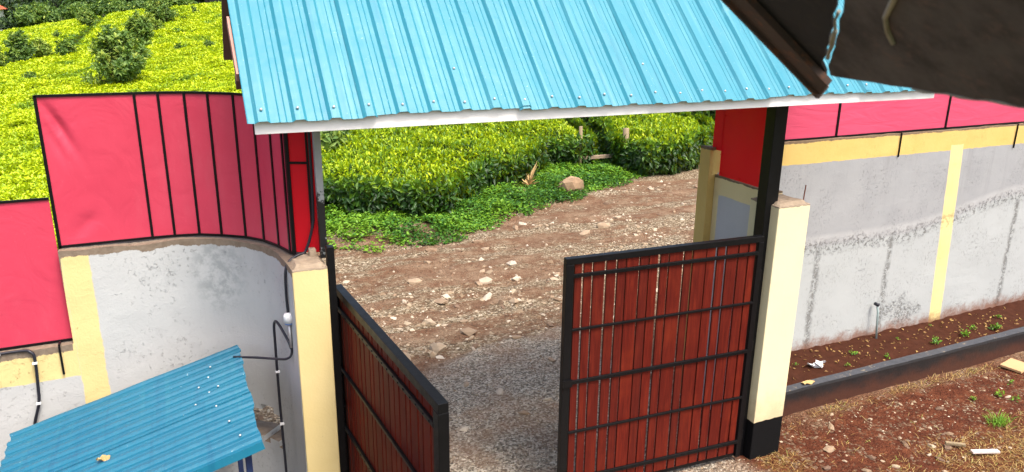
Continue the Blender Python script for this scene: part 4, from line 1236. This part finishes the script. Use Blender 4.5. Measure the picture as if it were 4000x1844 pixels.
# the plucked field climbing away to the left
def groove(x, y):
    g = np.exp(-((y - 57.5 - .25 * (fbm(x * .6, y * .1, 2) - .5) * 4) / .8) ** 2) * (x > -1.0) * (x < 9)
    g = np.maximum(g, np.exp(-((y - 62) / .9) ** 2) * (x > -6.2) * (x < -3.2))
    g = np.maximum(g, np.exp(-((x + 5.8 + .5 * (fbm(y * .3, x * .1, 6) - .5)) / .5) ** 2) * (y > 62))
    g = np.maximum(g, .7 * np.exp(-((x - 1.6 - .03 * (y - 60)) / .3) ** 2) * (y > 62) * (fbm(y * .5, x, 3) > .5))
    g = np.maximum(g, .55 * np.exp(-(((y + .25 * x) % 7.3 - 3.6) / .28) ** 2) * (fbm(x * .35, y * .35, 17) > .55))
    return g
def field():
    out = []
    for (r_0, r_1, n, s0) in ((10, 18, 70000, .09), (18, 30, 150000, .095), (30, 48, 170000, .115), (48, 72, 130000, .18), (72, 108, 120000, .24)):
        rad = np.sqrt(rng.uniform(r_0 ** 2, r_1 ** 2, n)); ta = rng.uniform(-.30, .115, n)
        y = rad; x = ta * y
        k = (y < field_end(x, y)) & in_poly(np.minimum(np.maximum(x, -13.9), 17), np.minimum(y, 39), PA)
        x, y = x[k], y[k]
        g = groove(x, y)
        k = rng.random(len(x)) > g * .85
        x, y, g = x[k], y[k], g[k]
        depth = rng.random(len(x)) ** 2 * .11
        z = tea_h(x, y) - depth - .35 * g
        v = .90 - depth * 1.6 - .6 * g + .11 * rng.normal(size=len(x)) + .30 * (fbm(x * .8, y * .5, 77) - .5) - .32 * np.clip((fbm(x * .9, y * .45, 78) - .60) * 6, 0, 1)  # shade of depth and grooves is put into the leaf colour
        out.append(leaves(np.stack([x, y, z], 1), np.stack([.25 * rng.normal(size=len(x)), .25 * rng.normal(size=len(x)), np.ones(len(x))], 1), s0 * rng.uniform(.7, 1.25, len(x)), np.clip(v, .05, 1), upright=rng.uniform(.1, .6, len(x)), ratio=.26))
    V, F, A = join_leaves(out)
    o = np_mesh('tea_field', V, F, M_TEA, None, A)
    tag(o, 'bright yellow-green plucked tea field climbing away behind the wall', 'tea field', kind='stuff')
    # added solid dark sheet below the plucking table, filling in for twigs
    nu, nv = 90, 260
    mb = MB()
    def f(u, v_):
        y = 9.5 * (108 / 9.5) ** v_; x = (-.33 + .46 * u) * y
        inside = bool(in_poly(np.array(min(max(x, -13.9), 17)), np.array(min(y, 39.0)), PA)) and y < float(field_end(x, y)) + .5
        z = float(tea_h(np.array(x), np.array(y))) - .14 - .4 * float(groove(np.array(x), np.array(y))) if inside else -.2
        return (x, y, z)
    mb.grid(f, nu, nv)
    so = mb.build('dark_core', M_CORE, o, True)
    tag(so, kind='stuff')
field()
# the slope the field and the far trees stand on
hm = MB()
hm.grid(lambda u, v_: ((-.9 + 1.6 * u) * (40 + 200 * v_), 40 + 200 * v_, float(tea_h(np.array((-.9 + 1.6 * u) * (40 + 200 * v_)), np.array(min(40 + 200 * v_, 100.)))) - 1.25), 40, 40)
tag(hm.build('hillside', M_HILL, None, True), kind='structure')

# ------------------------------------------------------------------ verge of low herbs by the road
EDGE = [(-2, 10.6), (1.0, 13.2), (2.46, 13.75), (3.73, 13.5), (4.8, 13.5), (6.35, 14.4), (7.48, 14.86), (9.19, 15.6), (10.19, 16.3), (12.26, 17.0), (14.56, 17.85), (16.5, 18.9), (18, 21.5)]
VERGE = EDGE + [(18.5, 23.2), (15, 23.2), (11.5, 20.5), (10.4, 18.4), (9, 18.4), (7.2, 16.8), (6, 16.5), (5, 15.6), (2.8, 16.2), (-2, 13)]
n = 420000
x = rng.uniform(1.0, 18.5, n); y = rng.uniform(12.5, 23.5, n)
px = x + .7 * (fbm(x * 1.4, y * 1.4, 91) - .5); py = y + .7 * (fbm(x * 1.4, y * 1.4, 92) - .5)
k = in_poly(px, py, VERGE); d = edge_dist(px, py, EDGE, False)
dens = np.clip(fbm(x * 1.3, y * 1.3, 93) * 5.5 - 1.35, .05, 1) * np.clip(d / .6 + .12, 0, 1)
k &= rng.random(n) < dens
x, y = x[k], y[k]
hh = rng.random(len(x)) * .32 * fbm(x * 1.6, y * 1.6, 94) * np.clip(edge_dist(x, y, EDGE, False) / .7 + .3, 0, 1.3)
v = .66 + .25 * rng.normal(size=len(x)) + 1.3 * (fbm(x * .9, y * .9, 95) - .5)
V, F, A = leaves(np.stack([x, y, ground_h(x, y) + .01 + hh], 1), np.stack([.3 * rng.normal(size=len(x)), .3 * rng.normal(size=len(x)), np.ones(len(x))], 1), .075 * rng.uniform(.6, 1.4, len(x)), np.clip(v, 0, 1), upright=.2, ratio=.3)
tag(np_mesh('verge_herbs', V, F, M_HERB, None, A), 'low green herbs covering the verge between road and tea', 'ground cover', kind='stuff')

# ------------------------------------------------------------------ shrubs and trees
def shrub(name, loc, w_, h_, nleaf, lsz, mat, label, cat='shrub', seed=0, trunk=.04, clumps=16, spiky=.3, group=None, lo=.12):
    r = np.random.default_rng(seed)
    root = empty(name, loc, label, cat, group)
    L0 = np.array(loc, float)
    tb = MB()
    cen = []
    for i in range(clumps):
        q = r.normal(size=3); q /= np.linalg.norm(q); q *= r.random() ** .4
        prof = h_ * (lo + (1 - lo) * (.5 + .42 * q[2]))
        wr = w_ * .5 * (.75 - .35 * q[2] ** 2) * (1 if q[2] < .4 else .8)
        c = L0 + np.array([q[0] * wr, q[1] * wr, prof])
        cen.append(c)
        mid = L0 + np.array([q[0] * wr * .3, q[1] * wr * .3, prof * .55])
        tb.tube([L0 + np.array([0, 0, -.6]), L0 + np.array([q[0] * .05 * w_, q[1] * .05 * w_, h_ * .15]), mid, c], [trunk, trunk * .85, trunk * .5, trunk * .2], 5)
    tb.build('trunk', M_BARK, root)
    cen = np.array(cen)
    per = r.choice(clumps, nleaf)
    rad = (w_ * .17) * r.uniform(.5, 1.5, clumps)[per]
    q = r.normal(size=(nleaf, 3)); q /= np.linalg.norm(q, axis=1)[:, None]
    sh_ = (r.random(nleaf) ** .6) * rad * (1 + .5 * (r.random(nleaf) < .12))
    P = cen[per] + q * sh_[:, None] * np.array([1, 1, .85 * h_ / max(w_, .1)])
    N3 = q + np.array([0, 0, .5]) + spiky * r.normal(size=(nleaf, 3))
    v = r.random(clumps)[per] * .5 + .25 + .2 * r.normal(size=nleaf)
    V, F, A = leaves(P, N3, lsz * r.uniform(.6, 1.4, nleaf), np.clip(v, 0, 1), upright=.3, ratio=.22, droop=.2)
    np_mesh('crown', V, F, mat, root, A)
    return root
def bush(name, loc, w_, h_, nleaf, lsz, mat, label, cat='tree', seed=0, shoots=46, group=None, dv=0.0):
    """a many-stemmed bush: arching shoots from one base, leaves along their outer parts"""
    r = np.random.default_rng(seed)
    root = empty(name, loc, label, cat, group)
    L0 = np.array(loc, float)
    tb = MB(); curves = []
    for i in range(shoots):
        a = i * 2.39996 + r.uniform(-.4, .4); rr2 = math.sqrt((i + .5) / shoots) * r.uniform(.75, 1.15)
        out = np.array([math.cos(a), math.sin(a), 0]) * w_ * .5 * rr2
        hh = h_ * (1.02 - .62 * rr2 ** 2) * r.uniform(.72, 1.08)
        p0 = L0 + np.array([0, 0, -.4]); p1 = L0 + out * .35 + np.array([0, 0, hh * .45]); p2 = L0 + out * .85 + np.array([0, 0, hh * .9]); p3 = L0 + out * 1.12 + np.array([0, 0, hh])
        tb.tube([p0, p1, p2, p3], [.03, .022, .012, .004], 4)
        curves.append((L0, p1, p2, p3))
    tb.build('trunk', M_BARK, root)
    per = r.choice(shoots, nleaf); t = .18 + .82 * r.random(nleaf) ** .75
    C = np.array(curves)[per]; t3 = t[:, None]
    P = C[:, 0] * (1 - t3) ** 3 + 3 * C[:, 1] * t3 * (1 - t3) ** 2 + 3 * C[:, 2] * t3 ** 2 * (1 - t3) + C[:, 3] * t3 ** 3
    q = nrm(r.normal(size=(nleaf, 3)))
    P = P + q * (w_ * .085) * (r.random((nleaf, 1)) ** .5) * (1.25 - .6 * t3)
    P[:, 2] = np.maximum(P[:, 2], L0[2] + .02)
    ctr = L0 + np.array([0, 0, h_ * .35])
    N3 = .8 * nrm(P - ctr) + .8 * q + np.array([0, 0, .5])
    v = .60 + dv + .24 * (r.random(shoots)[per] - .5) * 2 + .17 * r.normal(size=nleaf)
    V, F, A = leaves(P, N3, lsz * r.uniform(.6, 1.35, nleaf), np.clip(v, 0, 1), upright=.45, ratio=.2, droop=.25)
    np_mesh('crown', V, F, mat, root, A)
    return root
GS = 'shade trees standing in the tea field'
def th(x, y): return float(tea_h(np.array(float(x)), np.array(float(y))))
bush('shade_tree', (-1.55, 34.5, th(-1.55, 34.5) - .15), 2.15, 2.2, 5200, .21, M_SHRUB, 'largest bushy green tree in the tea field above the red fence', 'tree', 1, 60, GS, .06)
bush('shade_tree', (-1.05, 50, th(-1.05, 50) - .15), 1.5, 2.05, 2600, .22, M_SHRUB, 'dark narrow tree just behind the largest bushy tree', 'tree', 2, 40, GS)
bush('shade_tree', (.35, 70, th(.35, 70) - .15), 2.3, 2.1, 2600, .24, M_SHRUB, 'farther round tree below the field crest, nearest the roof', 'tree', 3, 40, GS, .05)
bush('shade_tree', (-.5, 62, th(-.5, 62) - .15), 1.7, 1.3, 1500, .22, M_SHRUBP, 'pale yellow-green bush between the dark narrow tree and the field crest', 'tree', 13, 30, GS, .1)
bush('shade_tree', (-6.45, 88, th(-6.45, 88) - .15), 1.9, 1.7, 1900, .24, M_SHRUB, 'grey-green round tree alone near the top of the tea field', 'tree', 4, 36, GS)
bush('shade_tree', (-4.95, 51, th(-4.95, 51) - .1), 1.0, 1.1, 700, .22, M_SHRUB, 'small drooping brownish bush alone in the middle of the tea field', 'tree', 5, 16, GS, -.05)
bush('shade_tree', (-7.35, 52, th(-7.35, 52) - .15), 1.45, 1.9, 1900, .22, M_SHRUB, 'dark green tree near the left edge of the tea field', 'tree', 6, 34, GS, -.08)
bush('shade_tree', (-8.35, 49, th(-8.35, 49) - .15), 1.5, 1.8, 1700, .22, M_SHRUBP, 'pale feathery tree cut by the left edge of the picture', 'tree', 7, 34, GS, -.05)
bush('shade_tree', (-6.5, 53.5, th(-6.5, 53.5) - .15), 1.2, 1.2, 800, .2, M_SHRUBP, 'pale low bush leaning right of the dark green tree', 'tree', 17, 24, GS, .1)
bush('shrub', (3.5, 19.6, .55), 1.5, 1.35, 2600, .2, M_SHRUB, 'leafy shrub in the tea showing just under the white fascia', 'shrub', 8, 34)
for i, (px, py, w_, h_) in enumerate(((2.3, 44, .5, .4), (-5.6, 41, .7, .3), (-6.6, 38, .6, .35), (.9, 46, .4, .35), (3.2, 78, .7, .6), (-7.5, 72, .8, .5))):
    bush('weed_bush', (px, py, th(px, py) - .1), w_, h_ + .1, 260, .14, M_SHRUB, 'small dark weed bush poking up through the tea field', 'bush', 30 + i, 9, 'weeds poking through the tea')

# far hedge, trees and house
GT = 'trees beyond the top of the field'
far = [(-22.5, 112, 9, 7, 0), (-15.5, 118, 8, 8, 1), (-19, 126, 10, 12, 2), (-11, 122, 9, 10, 0), (-7.5, 116, 7, 7, 3), (-3.5, 120, 9, 10, 1), (.5, 113, 7, 7.5, 3), (4.5, 118, 8, 9, 0), (8.5, 114, 8, 8, 2), (-26, 128, 10, 12, 1), (13, 118, 9, 9, 1), (-30, 118, 9, 9, 3)]
lb = ['dark evergreen tree beyond the field, left of the rest', 'tall dark tree rising behind the far hedge', 'big dark tree far behind the red-roofed house', 'dark broad tree behind the round hedge clump', 'mid green leafy tree at the end of the far hedge', 'tall tree behind the grey-green lone field tree', 'rounded green tree on the field crest', 'dark tree on the crest behind the field', 'broad tree partly hidden by the turquoise roof', 'dark tree behind the left edge of the far hedge', 'tree on the crest hidden by the turquoise roof', 'mid green tree at the far left edge']
for i, (px, py, w_, h_, kk) in enumerate(far):
    zb_ = th(px, min(py, 100)) - 1.2
    shrub('far_tree', (px, py, zb_), w_, h_, 3200, .62, M_FARTREE if kk != 3 else M_SHRUB, lb[i], 'tree', 50 + i, .22, 26, .5, GT, lo=.05)
for i, (px, py, w_, h_, lab) in enumerate(((-18.3, 106.5, 6.5, 2.9, 'clipped dark hedge at the left top of the field'), (-13.0, 107, 6.0, 3.2, 'rounded overgrown hedge clump beyond the field'), (-9.0, 109, 5, 2.6, 'pale hedge right of the rounded clump'), (-23.5, 104.5, 6, 2.6, 'dark hedge at the very left edge beyond the field'), (-5, 108.5, 5, 2.4, 'low green hedge on the field crest'), (-1.5, 106, 4.5, 1.6, 'low leafy hedge under the crest trees'), (2.5, 101, 4, 1.6, 'low hedge on the crest beside the roof'))):
    shrub('far_hedge', (px, py, th(px, min(py, 100)) - .7), w_, h_, 2600, .42, M_FARTREE if i in (0, 3) else M_SHRUB, lab, 'hedge', 90 + i, .05, 30, .5, 'hedges beyond the field', lo=.3)
hz = 1.3
hs = empty('house', (-19.4, 113, hz), 'small far white house with an orange-red roof at the top left', 'house')
M_HW = simple('house_wall', (0.62, 0.64, 0.68, 1), (0.7, 0.72, 0.75, 1), 1, .8, .2)
M_HR = simple('house_roof_tile', (0.45, 0.10, 0.05, 1), (0.55, 0.16, 0.09, 1), 2, .8, .2)
M_HG = simple('dark_glass', (0.02, 0.025, 0.03, 1), (0.03, 0.04, 0.05, 1), 2, .2, .5)
MB().box((-23.0, 111.5, hz - 2.0), (-17.3, 115.5, hz + 2.3)).build('wall', M_HW, hs)
rf = MB(); rf.add([(-23.5, 111, hz + 2.31), (-16.9, 111, hz + 2.31), (-16.9, 116, hz + 2.31), (-23.5, 116, hz + 2.31), (-22.4, 113.5, hz + 3.1), (-17.9, 113.5, hz + 3.1)], [(0, 1, 5, 4), (1, 2, 5), (2, 3, 4, 5), (3, 0, 4), (0, 3, 2, 1)])
rf.build('roof', M_HR, hs)
for wx in (-22.2, -20.4, -18.6): MB().box((wx, 111.45, hz + 1.1), (wx + .8, 111.49, hz + 1.9)).build('window', M_HG, hs)

# ------------------------------------------------------------------ small things beyond the gate
bl = stone_mesh(4, .6, 2)
bm_ = MB().add([(8.97 + p[0] * .34 + .03 * math.sin(p[2] * 9), 16.1 + p[1] * .28, .22 + p[2] * .55 + .02 * math.sin(p[0] * 11)) for p in bl[0]], [tuple(f) for f in bl[1]])
tag(bm_.build('boulder', M_BOULDER), 'tan boulder lying in the herbs beside the road', 'boulder')
def stake(x, y, r, h, lab):
    gz = float(ground_h(x, y))
    tag(MB().tube([(x, y, gz - .2), (x + .01, y, gz + h * .5), (x - .01, y + .01, gz + h), (x - .01, y + .01, gz + h + .004)], [r, r * .95, r * 1.02, r * .6], 9).build('stake', M_STAKE, None, True), lab, 'stake', 'wooden stakes by the tea path')
stake(10.36, 18.15, .05, 1.25, 'thin weathered stake left of the path between the tea blocks')
stake(11.68, 17.9, .085, 1.16, 'thick short stake standing in front of the right tea block')
tag(MB().obox((10.42, 18.1, .44), (1.0, -.03, .0), (0, .06, .01), (0, 0, 1), (0, 0, 0), (1.15, 1, .09)).build('plank', M_OLDW, bevel=.006), 'pale split plank across the path between the stakes', 'plank')
q = MB()
for i in range(14):
    a = i * 2.4; rr_ = .12 + .18 * random.random(); hz_ = .15 + .5 * random.random()
    b0 = np.array([8.1, 16.75, .2]); t = np.array([math.cos(a) * rr_, math.sin(a) * rr_, hz_ * (1 if i % 3 else .3)])
    s_ = np.cross(t, [0, 0, 1]); s_ = s_ / (np.linalg.norm(s_) + 1e-6) * .045
    q.add([b0, b0 + t * .5 + s_, b0 + t + np.array([.05, 0, -.04]), b0 + t * .5 - s_], [(0, 1, 2, 3)])
tag(q.build('dried_plant', M_DRY, solid=.004), 'withered tan plant standing in the verge left of the boulder', 'plant')

# ------------------------------------------------------------------ yard details
def tuft(xs, ys, lens, name, mat, parent, kind, vlo, vhi, lean=.7, wd=.003, zf=ground_h):
    n = len(xs)
    a = rng.uniform(0, 6.28, n); L = lens
    dz = rng.uniform(1 - lean, 1, n); dx = np.cos(a) * lean * rng.random(n) ** .5; dy = np.sin(a) * lean * rng.random(n) ** .5
    D = nrm(np.stack([dx, dy, dz * .6], 1)) * L[:, None]
    S_ = np.stack([-np.sin(a), np.cos(a), 0 * a], 1) * wd
    B = np.stack([xs, ys, zf(xs, ys)], 1)
    V = np.empty((n, 5, 3)); V[:, 0] = B - S_; V[:, 1] = B + S_; V[:, 2] = B + D * .6 + S_ * .8; V[:, 3] = B + D * .6 - S_ * .8
    V[:, 4] = B + D * 1.0 - np.array([0, 0, 1]) * (L * .18)[:, None]
    b = (np.arange(n) * 5)[:, None]
    F = np.concatenate([b + [0, 1, 2], b + [0, 2, 3], b + [3, 2, 4]], 1).reshape(-1, 3)
    o = np_mesh(name, V.reshape(-1, 3), F, mat, parent, np.repeat(rng.uniform(vlo, vhi, n), 3))
    return tag(o, kind=kind) if kind else o
n = 26000
x = rng.uniform(5.2, 10.5, n); y = rng.uniform(2.9, 5.7, n)
jit = (fbm(x * 2.5, y * 2.5, 40) - .5) * .8
st = np.clip(1.3 - np.hypot((x - 7.9) / 1.35, (y - 3.95) / .75) + jit * 1.6, 0, 1)
st = np.maximum(st, np.clip(1.1 - np.abs(y - 5.64 + jit * .12) / .08, 0, 1) * (x > 6.4) * (x < 9.6) * (fbm(x * 1.5, y, 44) > .45))
st = np.maximum(st, np.clip(1.2 - np.hypot(x - 5.4, y - 5.05) / .28, 0, 1))
st = np.maximum(st, .08 * (fbm(x * 2, y * 2, 45) > .60))
k = rng.random(n) < st * .8
o = tuft(x[k], y[k], rng.uniform(.03, .11, k.sum()), 'dry_grass', M_STRAW, None, 'stuff', .0, 1.0, .92, .0028)
tag(o, 'sparse dry straw-coloured grass scattered over the red yard soil', 'grass')
bedz = lambda x, y: np.array([bedf((a - 5.62) / 9.4, (b - 5.86) / .64)[2] for a, b in zip(np.atleast_1d(x), np.atleast_1d(y))])
def weed(x, y, zf, s_, n_, seed, name='weed', label='small green weed sprouting from the red soil bed', group='weeds in the soil bed', mat=None):
    r = np.random.default_rng(seed)
    xs = x + .2 * s_ * r.normal(size=n_); ys = y + .16 * s_ * r.normal(size=n_)
    z = zf(xs, ys) + .01 + r.random(n_) * .35 * s_
    V, F, A = leaves(np.stack([xs, ys, z], 1), np.stack([.6 * r.normal(size=n_), .6 * r.normal(size=n_), np.ones(n_)], 1), .30 * s_ * r.uniform(.6, 1.3, n_), np.clip(.75 + .25 * r.normal(size=n_), 0, 1), upright=.3, ratio=.26)
    tag(np_mesh(name, V, F, mat or M_HERB, None, A), label, 'weed', group)
wp = [(6.2, 5.93, .11), (6.72, 6.22, .07), (7.32, 5.98, .08), (7.62, 6.16, .12), (7.98, 5.95, .09), (8.5, 6.22, .07), (8.92, 5.98, .13), (9.05, 6.08, .08), (9.55, 6.02, .15), (9.85, 6.12, .10), (10.15, 6.0, .17), (10.5, 6.2, .12), (9.35, 6.4, .06)]
for i, (px, py, s_) in enumerate(wp): weed(px, py, bedz, s_, int(8 + 190 * s_ * (.6 + .8 * rr.random())), 300 + i)
for i, (px, py, s_) in enumerate([(8.9, 5.05, .15), (9.0, 4.9, .12), (9.35, 5.2, .1), (8.5, 5.1, .1), (5.62, 4.55, .12)]):
    weed(px, py, ground_h, s_, 26, 340 + i, 'weed', 'little green weed on the bare red yard soil', 'weeds on the yard')
gx = 8.25 + .07 * rng.normal(size=110); gy = 4.62 + .045 * rng.normal(size=110)
o = tuft(gx, gy, rng.uniform(.05, .24, 110), 'grass_tuft', M_HERB, None, None, .6, 1.0, .6, .004)
tag(o, 'green grass tuft standing in the dry grass of the yard', 'grass tuft')
# dead leaves and twigs in the bed
n = 700
x = rng.uniform(6.0, 11, n); y = rng.uniform(5.9, 6.45, n); k = rng.random(n) < .45; x, y = x[k], y[k]; n = len(x)
V, F, A = leaves(np.stack([x, y, bedz(x, y) + .006], 1), np.stack([.4 * rng.normal(size=n), .4 * rng.normal(size=n), np.ones(n)], 1), rng.uniform(.02, .06, n), .5 * rng.random(n), upright=.1, ratio=.25)
tag(np_mesh('leaf_litter', V, F, M_STRAW, None, A), 'dead leaf scraps scattered on the red soil bed', 'litter', kind='stuff')
lt = MB(); lt.grid(lambda u, v: (6.83 + .2 * u + .04 * math.sin(v * 7), 6.05 + .1 * v + .03 * math.sin(u * 9), .335 + .03 * math.sin(u * 8 + v * 3) + .02 * math.cos(v * 9)), 8, 5)
tag(lt.build('litter_scrap', M_PAPER, solid=.002), 'crumpled white plastic scrap on the red soil bed', 'litter')
lt = MB(); lt.grid(lambda u, v: (6.42 + .16 * u, 5.77 + .07 * v + .01 * math.sin(u * 9), .322 + .012 * math.sin(u * 7 + v * 4)), 6, 4)
tag(lt.build('dry_leaf', M_DRY, solid=.002), 'tan dead leaf lying on the black kerb', 'leaf')
tag(MB().obox((9.72, 5.30, .02), (.97, .2, 0), (-.2, .97, .0), (0, .1, 1), (0, 0, 0), (.34, .26, .03)).build('cardboard_piece', M_CARD, bevel=.003), 'flat cardboard piece lying on the soil at the right edge', 'cardboard')
tag(MB().obox((7.36, 4.30, .03), (.93, -.36, 0), (.36, .93, 0), (0, 0, 1), (0, 0, 0), (.30, .055, .025)).build('wood_offcut', M_PALEW, bevel=.005), 'pale wooden offcut lying in the dry grass', 'offcut')
tag(MB().obox((7.27, 4.55, .02), (.8, -.6, 0), (.6, .8, 0), (0, 0, 1), (0, 0, 0), (.2, .04, .03)).build('wood_offcut', M_STAKE, bevel=.005), 'grey wooden offcut behind the pale one in the dry grass', 'offcut')
